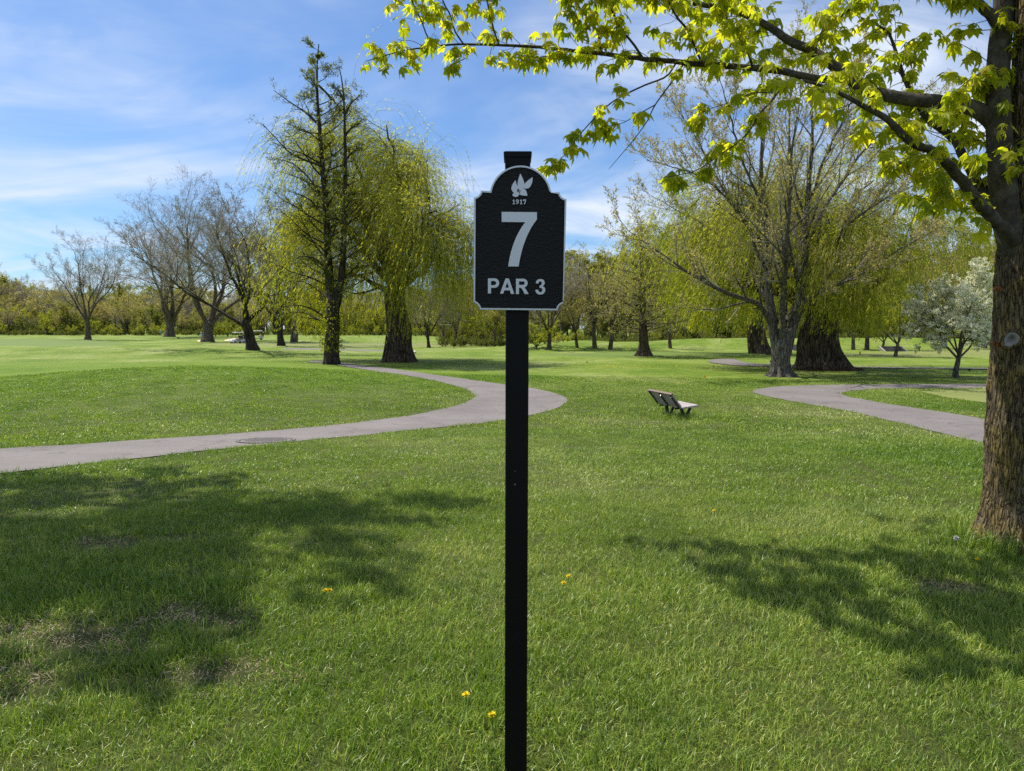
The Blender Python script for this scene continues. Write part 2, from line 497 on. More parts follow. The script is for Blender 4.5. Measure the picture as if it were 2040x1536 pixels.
    M['bark_branch'] = bark_mat('bark_maple_branch', (0.028, 0.024, 0.019), (0.085, 0.072, 0.055), 30, 0.6, 0.6, (0.11, 0.10, 0.075), 0.006)
    M['bark_grey'] = cracked_bark('bark_grey', (0.08, 0.07, 0.06), (0.22, 0.195, 0.165), (0.022, 0.019, 0.016), 9, 0.16, None, 1.0, 0.06, 0.13)
    M['bark_willow'] = cracked_bark('bark_willow', (0.045, 0.033, 0.025), (0.16, 0.12, 0.09), (0.010, 0.008, 0.006), 5.5, 0.16, None, 1.0, 0.12, 0.16)
    M['bark_dark'] = cracked_bark('bark_dark', (0.035, 0.028, 0.022), (0.105, 0.085, 0.066), (0.009, 0.007, 0.006), 7, 0.18, None, 1.0, 0.08, 0.14)
    M['bark_brown'] = cracked_bark('bark_brown', (0.06, 0.043, 0.032), (0.17, 0.125, 0.095), (0.016, 0.012, 0.009), 7, 0.14, None, 1.0, 0.08, 0.14)
    M['bark_bare'] = cracked_bark('bark_bare', (0.075, 0.062, 0.05), (0.23, 0.19, 0.15), (0.022, 0.017, 0.014), 6, 0.2, None, 1.0, 0.08, 0.13)
    M['twig_bare'] = plain('twig_grey_brown', (0.30, 0.255, 0.21), 0.85, 0, 0.2, 0.25, 1.5)
    M['twig_dark'] = plain('twig_dark', (0.05, 0.042, 0.032), 0.85, 0, 0.2, 0.25, 1.5)
    M['twig_grey'] = plain('twig_grey', (0.36, 0.32, 0.265), 0.85, 0, 0.2, 0.2, 1.5)
    M['twig_willow'] = plain('twig_willow', (0.20, 0.19, 0.045), 0.8, 0, 0.2, 0.2, 1.5)
    M['scar'] = plain('pruning_scar_wood', (0.24, 0.22, 0.205), 0.85, 0, 0.2, 0.2, 25, 0.4, 60)
    # leaves
    M['leaf_maple'] = leaf_mat('leaf_maple', [(0.0, (0.16, 0.21, 0.010)), (0.5, (0.29, 0.31, 0.014)), (1.0, (0.41, 0.38, 0.028))], 0.66, 0.45, 2.1)
    M['leaf_red'] = leaf_mat('leaf_reddish', [(0.0, (0.20, 0.07, 0.02)), (1.0, (0.30, 0.13, 0.03))], 0.4, 0.45)
    M['leaf_willow'] = leaf_mat('leaf_willow', [(0.0, (0.13, 0.185, 0.014)), (0.5, (0.27, 0.295, 0.022)), (1.0, (0.44, 0.405, 0.045))], 0.58, 0.5, 1.9)
    M['leaf_conifer'] = leaf_mat('leaf_tall_tree', [(0.0, (0.05, 0.07, 0.012)), (0.6, (0.11, 0.125, 0.022)), (1.0, (0.18, 0.175, 0.03))], 0.5, 0.55, 1.8)
    M['leaf_cypress'] = leaf_mat('leaf_cypress', [(0.0, (0.17, 0.175, 0.045)), (1.0, (0.30, 0.275, 0.075))], 0.5, 0.55, 1.8)
    M['bud'] = leaf_mat('leaf_bud_tan', [(0.0, (0.19, 0.165, 0.05)), (0.5, (0.31, 0.27, 0.10)), (1.0, (0.40, 0.335, 0.15))], 0.5, 0.6, 1.6)
    M['leaf_olive'] = leaf_mat('leaf_olive', [(0.0, (0.13, 0.145, 0.028)), (0.5, (0.225, 0.22, 0.045)), (1.0, (0.32, 0.28, 0.07))], 0.5, 0.55, 1.7)
    M['leaf_yellow'] = leaf_mat('leaf_yellow_green', [(0.0, (0.18, 0.215, 0.014)), (1.0, (0.36, 0.35, 0.03))], 0.5, 0.5, 1.8)
    M['leaf_under'] = leaf_mat('leaf_understorey', [(0.0, (0.07, 0.09, 0.02)), (0.5, (0.145, 0.165, 0.03)), (1.0, (0.25, 0.24, 0.045))], 0.5, 0.6, 1.7)
    M['leaf_apple'] = leaf_mat('leaf_apple', [(0.0, (0.12, 0.175, 0.022)), (1.0, (0.24, 0.285, 0.05))], 0.35, 0.5)
    M['petal'] = leaf_mat('petal_white', [(0.0, (0.70, 0.70, 0.62)), (1.0, (0.88, 0.87, 0.84))], 0.45, 0.6, 1.05)
    # small things
    M['wood'] = plain('bench_weathered_wood', (0.34, 0.30, 0.29), 0.7, 0, 0.4, 0.3, 6, 0.4, 60, (1, 1, 1))
    M['wood_top'] = plain('bench_brown_rail', (0.17, 0.115, 0.095), 0.6, 0, 0.4, 0.2, 8, 0.3, 60)
    M['bench_iron'] = plain('bench_black_iron', (0.010, 0.0095, 0.010), 0.55, 0, 0.4, 0.2, 20)
    M['bolt'] = plain('bolt_steel', (0.75, 0.74, 0.70), 0.35, 0.6, 0.5, 0.05, 50)
    M['yellow'] = plain('marker_yellow', (0.82, 0.52, 0.03), 0.55, 0, 0.4, 0.08, 20)
    M['dandelion'] = plain('dandelion_yellow', (0.88, 0.68, 0.015), 0.7, 0, 0.2, 0.12, 300)
    M['puff'] = plain('dandelion_seed_white', (0.62, 0.60, 0.56), 0.9, 0, 0.1, 0.2, 400)
    M['stem'] = plain('stem_green', (0.11, 0.15, 0.03), 0.6, 0, 0.3, 0.1, 60)
    M['white'] = plain('white_paint', (0.76, 0.75, 0.73), 0.45, 0, 0.5, 0.05, 6)
    M['rail'] = plain('pale_timber', (0.55, 0.50, 0.42), 0.75, 0, 0.3, 0.15, 4)
    M['panel'] = plain('dark_mat', (0.035, 0.034, 0.034), 0.8, 0, 0.3, 0.25, 4, 0.3, 20)
    M['stake'] = plain('stake_brown', (0.22, 0.11, 0.045), 0.8, 0, 0.3, 0.2, 20)
    M['black'] = plain('black_rubber', (0.013, 0.013, 0.014), 0.7, 0, 0.3, 0.2, 10)
    M['glass'] = plain('cart_windshield', (0.10, 0.13, 0.15), 0.12, 0, 0.6, 0.05, 3)
    M['shirt_blue'] = plain('shirt_light_blue', (0.20, 0.52, 0.66), 0.85, 0, 0.2, 0.08, 20)
    M['shirt_dark'] = plain('shirt_charcoal', (0.035, 0.037, 0.045), 0.85, 0, 0.2, 0.1, 20)
    M['shirt_pink'] = plain('shirt_pink', (0.60, 0.10, 0.16), 0.85, 0, 0.2, 0.1, 20)
    M['khaki'] = plain('trousers_khaki', (0.42, 0.36, 0.27), 0.85, 0, 0.2, 0.1, 20)
    M['navy'] = plain('trousers_navy', (0.03, 0.035, 0.08), 0.85, 0, 0.2, 0.1, 20)
    M['skin'] = plain('skin', (0.48, 0.29, 0.21), 0.6, 0, 0.3, 0.08, 20)
    M['hair'] = plain('hair_dark', (0.03, 0.02, 0.015), 0.7, 0, 0.3, 0.2, 40)
    M['feather'] = plain('feather_black', (0.009, 0.009, 0.011), 0.5, 0, 0.4, 0.2, 40)
    M['beak'] = plain('beak_grey', (0.05, 0.045, 0.04), 0.5, 0, 0.4, 0.1, 40)
make_materials()

# ------------------------------------------------------------------ ground, paths, turf
def build_ground():
    ang = np.concatenate([np.linspace(-52, 52, 209), np.linspace(57, 303, 50)])
    ang = np.radians(ang)
    rad = np.concatenate([[0.3], 0.6 * 1.035 ** np.arange(250)])
    rad = rad[rad < 3000]
    A, Rr = np.meshgrid(ang, rad)
    X = np.sin(A) * Rr; Y = np.cos(A) * Rr
    V = np.stack([X, Y, zg(X, Y)], -1)
    nr, na = A.shape
    idx = np.arange(nr * na).reshape(nr, na)
    a = idx[:-1]; b = np.roll(a, -1, axis=1); c = idx[1:]; d = np.roll(c, -1, axis=1)
    mb = MB()
    mb.add(V.reshape(-1, 3), np.stack([a, c, d, b], -1).reshape(-1, 4))
    mb.add([(0, 0, float(zg(0, 0)))] + [tuple(V[0, i]) for i in range(na)], None, [(0, 1 + i, 1 + (i + 1) % na) for i in range(na)])
    return mb.build('ground', M['turf'], None, True, 'structure')
build_ground()

def resample(pts, n):
    pts = np.asarray(pts, float)
    # Catmull-Rom through the points, then even steps
    P = np.vstack([2 * pts[0] - pts[1], pts, 2 * pts[-1] - pts[-2]])
    out = []
    for i in range(1, len(P) - 2):
        t = np.linspace(0, 1, 12, endpoint=False)[:, None]
        p0, p1, p2, p3 = P[i - 1], P[i], P[i + 1], P[i + 2]
        out.append(0.5 * ((2 * p1) + (-p0 + p2) * t + (2 * p0 - 5 * p1 + 4 * p2 - p3) * t ** 2 + (-p0 + 3 * p1 - 3 * p2 + p3) * t ** 3))
    out.append(pts[-1:])
    q = np.concatenate(out)
    s = np.concatenate([[0], np.cumsum(np.linalg.norm(np.diff(q, axis=0), axis=1))])
    u = np.linspace(0, s[-1], n)
    return np.stack([np.interp(u, s, q[:, k]) for k in range(q.shape[1])], -1)

EXCLUDE = []
def strip(name, mat, e1, e2, n=120, across=8, lift=0.012, wob=0.0, kind='structure', exclude=True, extra1=(), extra2=()):
    """A surface on the ground between two traced edges."""
    g1 = [ground(*p)[:2] for p in e1] + [np.array(p, float) for p in extra1]
    g2 = [ground(*p)[:2] for p in e2] + [np.array(p, float) for p in extra2]
    A, B = resample(g1, n), resample(g2, n)
    if wob:
        for E, sd_ in ((A, 3), (B, 7)):
            E += wob * (np.stack([vnoise(np.c_[E * 1.7, np.zeros(n)], sd_), vnoise(np.c_[E * 1.7, np.ones(n) * 5], sd_)], -1) - 0.5)
    t = np.linspace(0, 1, across + 1)
    G = A[:, None, :] * (1 - t)[None, :, None] + B[:, None, :] * t[None, :, None]
    d = np.linalg.norm(G, axis=-1)
    Z = zg(G[..., 0], G[..., 1]) + lift + 0.00045 * np.maximum(d - 20, 0)
    if not exclude:                      # sheets far off sink into the turf along their edges
        Z[:, 0] -= 0.16; Z[:, -1] -= 0.16; Z[0] -= 0.16; Z[-1] -= 0.16
    V = np.concatenate([G, Z[..., None]], -1)
    idx = np.arange(n * (across + 1)).reshape(n, across + 1)
    q = np.stack([idx[:-1, :-1], idx[1:, :-1], idx[1:, 1:], idx[:-1, 1:]], -1).reshape(-1, 4)
    # face up
    v0, v1, v3 = V.reshape(-1, 3)[q[len(q) // 2][0]], V.reshape(-1, 3)[q[len(q) // 2][1]], V.reshape(-1, 3)[q[len(q) // 2][3]]
    if np.cross(v1 - v0, v3 - v0)[2] < 0: q = q[:, ::-1]
    mb = MB(); mb.add(V.reshape(-1, 3), q)
    o = mb.build(name, mat, None, True, kind)
    if exclude: EXCLUDE.append(np.concatenate([A, B[::-1]]))
    return o, A, B

PATH_L_OUT = [(-420, 992), (-200, 967), (0, 945), (200, 922), (400, 900), (600, 880), (800, 860), (900, 850), (1000, 839), (1060, 828), (1100, 817), (1124, 806), (1130, 798), (1118, 788), (1090, 780), (1055, 773), (1000, 766), (930, 756), (850, 745), (780, 735), (720, 728)]
PATH_L_IN = [(-420, 934), (-200, 912), (0, 895), (150, 887), (300, 876), (450, 866), (600, 854), (750, 838), (850, 822), (910, 808), (940, 797), (946, 789), (935, 779), (905, 769), (860, 758), (800, 747), (740, 739)]
o1, A1, B1 = strip('path', M['path'], PATH_L_OUT, PATH_L_IN, 220, 8, 0.014, 0.10, extra1=[(-12.5, 51), (-15, 53.5)], extra2=[(-12.0, 47.5), (-14.6, 50.5)])
PATH_R_OUT = [(2400, 985), (2200, 935), (2060, 906), (1975, 888), (1900, 870), (1800, 845), (1700, 822), (1600, 804), (1540, 793), (1510, 786), (1500, 781), (1512, 775), (1545, 771), (1620, 768), (1700, 767), (1800, 766), (1900, 766), (1980, 766), (2120, 767), (2300, 769)]
PATH_R_IN = [(2400, 910), (2200, 882), (2060, 857), (1975, 839), (1900, 825), (1800, 810), (1740, 800), (1690, 791), (1678, 786), (1683, 782), (1710, 778), (1760, 775), (1850, 774), (1980, 774), (2120, 775), (2300, 777)]
o2, A2, B2 = strip('path', M['path'], PATH_R_OUT, PATH_R_IN, 220, 8, 0.014, 0.10)
strip('path', M['path'], [(1410, 719), (1432, 716), (1462, 716), (1474, 720), (1495, 724), (1540, 728), (1600, 730.5), (1700, 732), (1850, 733), (1985, 734), (2150, 735)],
      [(1414, 723), (1440, 726.5), (1465, 729), (1495, 730.5), (1520, 731.5), (1545, 732.3), (1600, 733.5), (1700, 734.6), (1850, 735.6), (1985, 736.6), (2150, 737.6)], 120, 4, 0.03)
strip('path', M['path'], [(560, 694.4), (660, 695.8), (780, 698.3)], [(560, 696.2), (660, 697.8), (780, 700.4)], 40, 6, 0.05, exclude=False)
strip('fairway', M['fairway'], [(-120, 676), (80, 675), (190, 678), (260, 686)], [(-120, 690), (60, 690), (160, 690.5), (260, 687)], 60, 12, 0.05, exclude=False)
strip('putting_green', M['green'], [(400, 686), (470, 683), (640, 683), (760, 683), (900, 684), (1010, 687)], [(400, 686.5), (500, 690), (640, 692), (760, 692), (900, 690), (1010, 687.5)], 60, 10, 0.05, exclude=False)
strip('putting_green', M['green'], [(1835, 781), (1920, 777), (2000, 776), (2150, 777)], [(1837, 782), (1890, 793), (1990, 806), (2150, 818)], 50, 8, 0.015)
strip('putting_green', M['green'], [(1600, 706), (1760, 703), (1850, 697), (1950, 695), (2100, 696)], [(1600, 706.5), (1760, 712), (1850, 712), (1950, 710), (2100, 710)], 50, 8, 0.05, exclude=False)
strip('fairway', M['fairway'], [(1060, 707), (1250, 702), (1400, 703), (1530, 706)], [(1060, 708), (1250, 713), (1400, 712), (1530, 707)], 50, 8, 0.05, exclude=False)
def bunker(pts_top, pts_bot):
    strip('sand_bunker', M['sand'], pts_top, pts_bot, 24, 4, 0.08, exclude=False)
bunker([(446, 678), (456, 675), (468, 673.5), (490, 673.5), (508, 674.5)], [(448, 679), (458, 679), (470, 679), (490, 678.5), (508, 676.5)])
bunker([(392, 679), (404, 677.6), (424, 676)], [(394, 680), (406, 681), (426, 679)])

# manhole cover sunk in the path
def manhole():
    c = ground(530, 879.5)
    z = float(c[2]) + 0.016
    t = thing('manhole_cover', 'round dark iron manhole cover set in the left path', 'manhole cover', (c[0], c[1], z))
    mb = MB(); k = 48; th = np.arange(k) / k * 2 * np.pi
    ro, ri = 0.50, 0.44
    slope = (float(zg(c[0], c[1] + 0.5)) - float(zg(c[0], c[1] - 0.5)))
    def ring(r, h): return np.stack([np.cos(th) * r, np.sin(th) * r, h + slope * np.sin(th) * r], -1)
    v = np.concatenate([ring(ro, 0.0), ring(ro, 0.012), ring(ri, 0.012), ring(ri, 0.0)])
    q = []
    for s_ in range(3):
        for i in range(k): q.append((s_ * k + i, s_ * k + (i + 1) % k, (s_ + 1) * k + (i + 1) % k, (s_ + 1) * k + i))
    mb.add(v, q); mb.build('frame', M['iron'], t)
    mb = MB(); v = np.concatenate([ring(0.425, 0.0), ring(0.425, 0.009), ring(0.40, 0.011)]); q = []
    for s_ in range(2):
        for i in range(k): q.append((s_ * k + i, s_ * k + (i + 1) % k, (s_ + 1) * k + (i + 1) % k, (s_ + 1) * k + i))
    mb.add(np.vstack([v, [(0, 0, 0.011)]]), q, [(2 * k + i, 2 * k + (i + 1) % k, 3 * k) for i in range(k)])
    lid = mb.build('lid', M['path'], t)
    mb = MB()
    for i in range(-3, 4):
        w = math.sqrt(max(0.02, 0.36 ** 2 - (i * 0.1) ** 2))
        mb.box(0, i * 0.1, 0.013 + slope * i * 0.1, 2 * w, 0.03, 0.006)
    mb.build('rib_pattern', M['path'], lid)
manhole()

def inside(poly, pts):
    x, y = pts[:, 0], pts[:, 1]
    r = np.zeros(len(pts), bool)
    x0, y0 = poly[:, 0], poly[:, 1]
    x1, y1 = np.roll(x0, -1), np.roll(y0, -1)
    for a, b, c, d in zip(x0, y0, x1, y1):
        m = (b > y) != (d > y)
        if not m.any(): continue
        r ^= m & (x < (c - a) * (y - b) / ((d - b) if d != b else 1e-9) + a)
    return r

# ------------------------------------------------------------------ grass: blades in clumps, scattered over the turf
def clump_mesh(name, mat, n, rad, hm, hs, w, seed, lean=0.45, flat=False):
    rng = np.random.default_rng(seed)
    r = rad * np.sqrt(rng.random(n)); th = rng.random(n) * 2 * np.pi
    base = np.stack([r * np.cos(th), r * np.sin(th), np.full(n, -0.012)], -1)
    h = np.clip(rng.normal(hm, hs, n), hm * 0.35, hm * 1.9)
    az = rng.random(n) * 2 * np.pi
    l = np.abs(rng.normal(0, lean, n)) + (0.9 if flat else 0.08)
    d = np.stack([np.cos(az) * np.sin(l), np.sin(az) * np.sin(l), np.cos(l)], -1)
    l2 = np.minimum(l * 2.0 + 0.2, 2.1)
    d2 = np.stack([np.cos(az) * np.sin(l2), np.sin(az) * np.sin(l2), np.cos(l2)], -1)
    ta = az + np.pi / 2 + rng.normal(0, 0.7, n)
    side = np.stack([np.cos(ta), np.sin(ta), np.zeros(n)], -1)
    ww = (w * rng.uniform(0.65, 1.25, n))[:, None] * 0.5
    mid = base + d * (h * 0.58)[:, None]
    tip = mid + d2 * (h * 0.55)[:, None]
    V = np.stack([base - side * ww, base + side * ww, mid + side * ww * 0.85, mid - side * ww * 0.85, tip], 1)
    i = np.arange(n)[:, None] * 5
    q = i + np.array([[0, 1, 2, 3]]); t = i + np.array([[3, 2, 4]])
    mb = MB(); mb.add(V.reshape(-1, 3), q, t, np.repeat(rng.random(n), 5))
    return mb.build(name, mat, mesh_only=True)

def scatter(name, label, meshes, pos, rotz, scale, idx, tilt=None):
    """Instances of the given meshes at the given points (geometry nodes)."""
    n = len(pos)
    me = bpy.data.meshes.new(name)
    me.vertices.add(n); me.vertices.foreach_set('co', np.asarray(pos, np.float32).ravel())
    rot = np.zeros((n, 3), np.float32); rot[:, 2] = rotz
    if tilt is not None: rot[:, :2] = tilt
    me.attributes.new('rot', 'FLOAT_VECTOR', 'POINT').data.foreach_set('vector', rot.ravel())
    me.attributes.new('scl', 'FLOAT', 'POINT').data.foreach_set('value', np.asarray(scale, np.float32))
    me.attributes.new('pick', 'INT', 'POINT').data.foreach_set('value', np.asarray(idx, np.int32))
    me.update()
    o = link(name, me, None, 'stuff')
    o['label'] = label; o['category'] = name.split('_')[-1]
    ng = bpy.data.node_groups.new(name + '_scatter', 'GeometryNodeTree')
    ng.interface.new_socket('Geometry', in_out='INPUT', socket_type='NodeSocketGeometry')
    ng.interface.new_socket('Geometry', in_out='OUTPUT', socket_type='NodeSocketGeometry')
    gi, go = ng.nodes.new('NodeGroupInput'), ng.nodes.new('NodeGroupOutput')
    iop = ng.nodes.new('GeometryNodeInstanceOnPoints')
    join = ng.nodes.new('GeometryNodeJoinGeometry')
    for mh in reversed(meshes):
        src = bpy.data.objects.new(mh.name, mh)
        oi = ng.nodes.new('GeometryNodeObjectInfo'); oi.inputs['Object'].default_value = src; oi.inputs['As Instance'].default_value = True
        ng.links.new(oi.outputs['Geometry'], join.inputs[0])
    ng.links.new(gi.outputs[0], iop.inputs['Points'])
    ng.links.new(join.outputs[0], iop.inputs['Instance'])
    iop.inputs['Pick Instance'].default_value = True
    def named(attr, dt, sock):
        a = ng.nodes.new('GeometryNodeInputNamedAttribute'); a.data_type = dt; a.inputs['Name'].default_value = attr
        s_ = [x for x in a.outputs if x.enabled and x.name == 'Attribute'][0]
        ng.links.new(s_, iop.inputs[sock])
    named('pick', 'INT', 'Instance Index'); named('rot', 'FLOAT_VECTOR', 'Rotation'); named('scl', 'FLOAT', 'Scale')
    ng.links.new(iop.outputs[0], go.inputs[0])
    md = o.modifiers.new('scatter', 'NODES'); md.node_group = ng
    return o

STRAW = [(230, 1080, .16), (100, 1264, .22), (190, 1262, .12), (240, 1298, .10), (30, 1362, .16), (455, 1352, .14), (360, 1225, .16), (465, 1240, .10), (215, 1270, .10), (1888, 1172, .14), (320, 1075, .08), (560, 1340, .08), (400, 1350, .10), (1395, 1220, .04), (700, 1340, .05)]
TRUNKS = []        # (x, y, r) kept free of grass
def scatter_grass():
    rng = np.random.default_rng(11)
    straw = [(*ground(px, py)[:2], r) for px, py, r in STRAW]
    lim = math.radians(46)
    def field(r1, r2, dens, seed):
        g = np.random.default_rng(seed)
        n = int(dens * lim * (r2 ** 2 - r1 ** 2))
        r = np.sqrt(g.random(n) * (r2 ** 2 - r1 ** 2) + r1 ** 2); a = g.uniform(-lim, lim, n)
        p = np.stack([r * np.sin(a), r * np.cos(a)], -1)
        keep = np.ones(n, bool)
        for poly in EXCLUDE: keep &= ~inside(poly, p)
        for x, y, rr in TRUNKS: keep &= np.hypot(p[:, 0] - x, p[:, 1] - y) > rr
        return p[keep]
    zones = [('near', 1.4, 7.5, 270, 58, 0.10, 0.044, 0.013, 0.0031), ('middle', 7.5, 15, 110, 44, 0.13, 0.041, 0.010, 0.0055), ('far', 15, 36, 38, 38, 0.19, 0.042, 0.010, 0.0105)]
    for zi, (zn, r1, r2, dens, nb, rad, hm, hs, w) in enumerate(zones):
        p = field(r1, r2, dens, 40 + zi)
        meshes = [clump_mesh('grass_clump', M['blade'], nb, rad, hm, hs, w, 100 + zi * 10 + k) for k in range(6)]
        meshes.append(clump_mesh('grass_tuft_tall', M['blade'], nb // 2, rad * 0.7, hm * 1.7, hs * 1.3, w, 170 + zi, 0.35))
        meshes.append(clump_mesh('straw_clump', M['straw'], nb, rad, hm * 0.7, hs, w * 1.0, 180 + zi, 0.3, True))
        n = len(p)
        pick = rng.integers(0, 6, n)
        tall = vnoise(np.c_[p * 0.9, np.zeros(n)], 5)
        pick = np.where((tall > 0.62) & (rng.random(n) < 0.16), 6, pick)
        ds = np.full(n, 9.0)
        for x, y, r in straw: ds = np.minimum(ds, np.hypot((p[:, 0] - x) / 1.7, p[:, 1] - y) / (r * 1.15))
        keep = np.ones(n, bool)
        isst = ds < 1.0 + 0.5 * (rng.random(n) - 0.5)
        pick = np.where(isst & (rng.random(n) < 0.85), 7, pick)
        pos = np.c_[p, zg(p[:, 0], p[:, 1])]
        scl = 0.72 + 0.62 * vnoise(np.c_[p * 0.7, np.ones(n)], 9) + 0.15 * rng.normal(size=n)
        scatter('lawn_grass', {'near': 'blades of mown lawn grass in the foreground', 'middle': 'blades of lawn grass between the sign and the paths', 'far': 'blades of grass around the bench and along the paths'}[zn],
                meshes, pos, rng.random(n) * 6.28, np.clip(scl, 0.75, 1.6), pick, rng.normal(0, 0.1, (n, 2)))

# ------------------------------------------------------------------ trees: growth in numpy
def extend(rng, p0, d0, L, n, wander, trop=(0, 0, 0), tw=0.0):
    p = np.asarray(p0, float).copy(); d = nrm(np.asarray(d0, float))
    Mn = len(p); step = (np.broadcast_to(L, (Mn,)) / n)[:, None]
    pts = [p]
    tv = np.asarray(trop, float)
    for i in range(n):
        d = nrm(d + rng.normal(0, wander, (Mn, 3)) + tv * tw)
        p = p + d * step
        pts.append(p)
    return np.stack(pts, 1)

def taper(r0, n, tip=0.35, pw=1.0):
    t = np.linspace(0, 1, n + 1) ** pw
    return np.asarray(r0)[:, None] * (1 - (1 - tip) * t)[None, :]

def spawn(rng, P, R, count, t0, t1, ang, angsd, up=0.0):
    """Children along each parent: start, direction, radius at the start, t, parent length."""
    Mn, N, _ = P.shape
    k = np.arange(count)
    t = t0 + (t1 - t0) * (k[None, :] + rng.random((Mn, count))) / count
    f = t * (N - 1); i = np.minimum(f.astype(int), N - 2); u = (f - i)[..., None]
    rows = np.arange(Mn)[:, None]
    p = P[rows, i] * (1 - u) + P[rows, i + 1] * u
    r = R[rows, i] * (1 - u[..., 0]) + R[rows, i + 1] * u[..., 0]
    T = nrm(P[rows, i + 1] - P[rows, i])
    az = rng.random((Mn, 1)) * 6.28 + k[None, :] * 2.39996 + rng.normal(0, 0.4, (Mn, count))
    ref = np.where(np.abs(T[..., 2:3]) > 0.9, np.array([1.0, 0, 0]), np.array([0, 0, 1.0]))
    B = nrm(np.cross(T, ref)); C = np.cross(T, B)
    a = rng.normal(ang, angsd, (Mn, count))[..., None]
    d = T * np.cos(a) + np.sin(a) * (np.cos(az)[..., None] * B + np.sin(az)[..., None] * C)
    d = nrm(d + np.array([0, 0, up]))
    L = np.linalg.norm(np.diff(P, axis=1), axis=-1).sum(1)
    L = np.broadcast_to(L[:, None], (Mn, count))
    return p.reshape(-1, 3), d.reshape(-1, 3), r.reshape(-1), t.reshape(-1), L.reshape(-1)

def bark_trunk(mb, pts, rad, sides=40, rings=70, ridge=0.08, nr=7, zf=0.6, flare=0.5, flare_h=0.6, lobes=5, seed=0, low_amp=0.22):
    """A trunk with fissured bark and root flare; pts/rad along its centre line."""
    pts = np.asarray(pts, float); rad = np.asarray(rad, float)
    Q = resample(np.c_[pts, rad], rings)
    P, R = Q[:, :3], Q[:, 3]
    th = np.arange(sides) / sides * 2 * np.pi
    z = (P[:, 2] - P[0, 2])[:, None]
    lob = 0.5 + 0.5 * np.cos(th[None, :] * lobes + seed + 0.7 * np.sin(2 * th[None, :] + seed))
    fl = flare * np.exp(-np.maximum(z, 0) / flare_h) * (0.35 + 0.9 * lob)
    zz = z * zf + 0 * th[None, :]
    tw = 0.25 * z / max(1e-6, R[0] * 6)
    c = np.stack([np.cos(th[None, :] + tw) * nr * 0.55, np.sin(th[None, :] + tw) * nr * 0.55, zz], -1)
    n1 = vnoise(c, seed); n2 = vnoise(c * np.array([2.1, 2.1, 2.3]), seed + 1)
    g = -np.abs(n1 - 0.5) * 2 * 0.6 + (n2 - 0.5) * 0.7
    low = vnoise(np.stack([np.cos(th[None, :]) * 1.1 + 0 * z, np.sin(th[None, :]) * 1.1 + 0 * z, z * 0.35 / max(R[0], .1) + 0 * th[None, :]], -1), seed + 5) - 0.5
    rr = R[:, None] * (1 + fl + ridge * g + low_amp * low)
    V = np.stack([P[:, 0:1] + np.cos(th)[None, :] * rr, P[:, 1:2] + np.sin(th)[None, :] * rr, P[:, 2:3] + 0 * rr], -1)
    V[0, :, 2] -= 0.25
    idx = np.arange(rings * sides).reshape(rings, sides)
    a = idx[:-1]; b = np.roll(a, -1, 1); cc = idx[1:]; d = np.roll(cc, -1, 1)
    mb.add(V.reshape(-1, 3), np.stack([a, b, d, cc], -1).reshape(-1, 4))
    mb.add(np.vstack([V[-1], P[-1:] + (0, 0, R[-1] * .3)]), None, [(i, (i + 1) % sides, sides) for i in range(sides)])

class Tree:
    """A traced tree: pixel traces at the tree's own distance become local 3-D limbs."""
    def __init__(s, name, label, cat, px, py, group=None, seed=0, Y=None):
        b = ground(px, py)
        if Y is not None:
            b = at(px, py, Y); b[2] = zg(b[0], b[1])
        s.b = b; s.Y = b[1]; s.m = s.Y / F
        s.o = thing(name, label, cat, b, 0, group)
        s.rng = np.random.default_rng(seed)
    def trace(s, pts, n=14, r0=0.1, r1=0.03):
        P = np.array([at(p[0], p[1], s.Y + (p[2] if len(p) > 2 else 0.0)) - s.b for p in pts])
        P = resample(P, n)
        R = np.linspace(r0, r1, n)
        return P, R

def randdir(rng, n):
    return nrm(rng.normal(size=(n, 3)))

def twigs(rng, mbs, mbt, P, R, levels, sides=(5, 4, 3, 3)):
    """Grow successive levels from parents P,R. levels: dicts. Returns list of (P,R) per level."""
    out = []
    for li, lv in enumerate(levels):
        p, d, r, t, L = spawn(rng, P, R, lv['n'], lv.get('t0', .2), lv.get('t1', 1.0), lv.get('ang', .75), lv.get('asd', .2), lv.get('up', 0))
        ln = L * lv['len'] * (1 - lv.get('fall', .5) * t) * rng.uniform(.65, 1.25, len(t))
        if 'maxlen' in lv: ln = np.minimum(ln, lv['maxlen'])
        r0 = np.maximum(r * lv.get('rf', .6), lv.get('rmin', .004))
        n = lv.get('seg', 4)
        Pn = extend(rng, p, d, ln, n, lv.get('wander', .12), lv.get('trop', (0, 0, 1)), lv.get('tw', 0.05))
        Rn = taper(r0, n, lv.get('tip', .4))
        (mbs if lv.get('thick') else mbt).tubes(Pn, Rn, lv.get('k', 3))
        out.append((Pn, Rn))
        P, R = Pn, Rn
    return out

def along(rng, P, per, t0=0.2, t1=1.0):
    Mn, N, _ = P.shape
    t = rng.uniform(t0, t1, (Mn, per)); f = t * (N - 1); i = np.minimum(f.astype(int), N - 2); u = (f - i)[..., None]
    rows = np.arange(Mn)[:, None]
    p = P[rows, i] * (1 - u) + P[rows, i + 1] * u
    T = nrm(P[rows, i + 1] - P[rows, i])
    return p.reshape(-1, 3), T.reshape(-1, 3)

def stackpad(lst, n=14):
    Ps = np.stack([p for p, r in lst]); Rs = np.stack([r for p, r in lst])
    return Ps, Rs

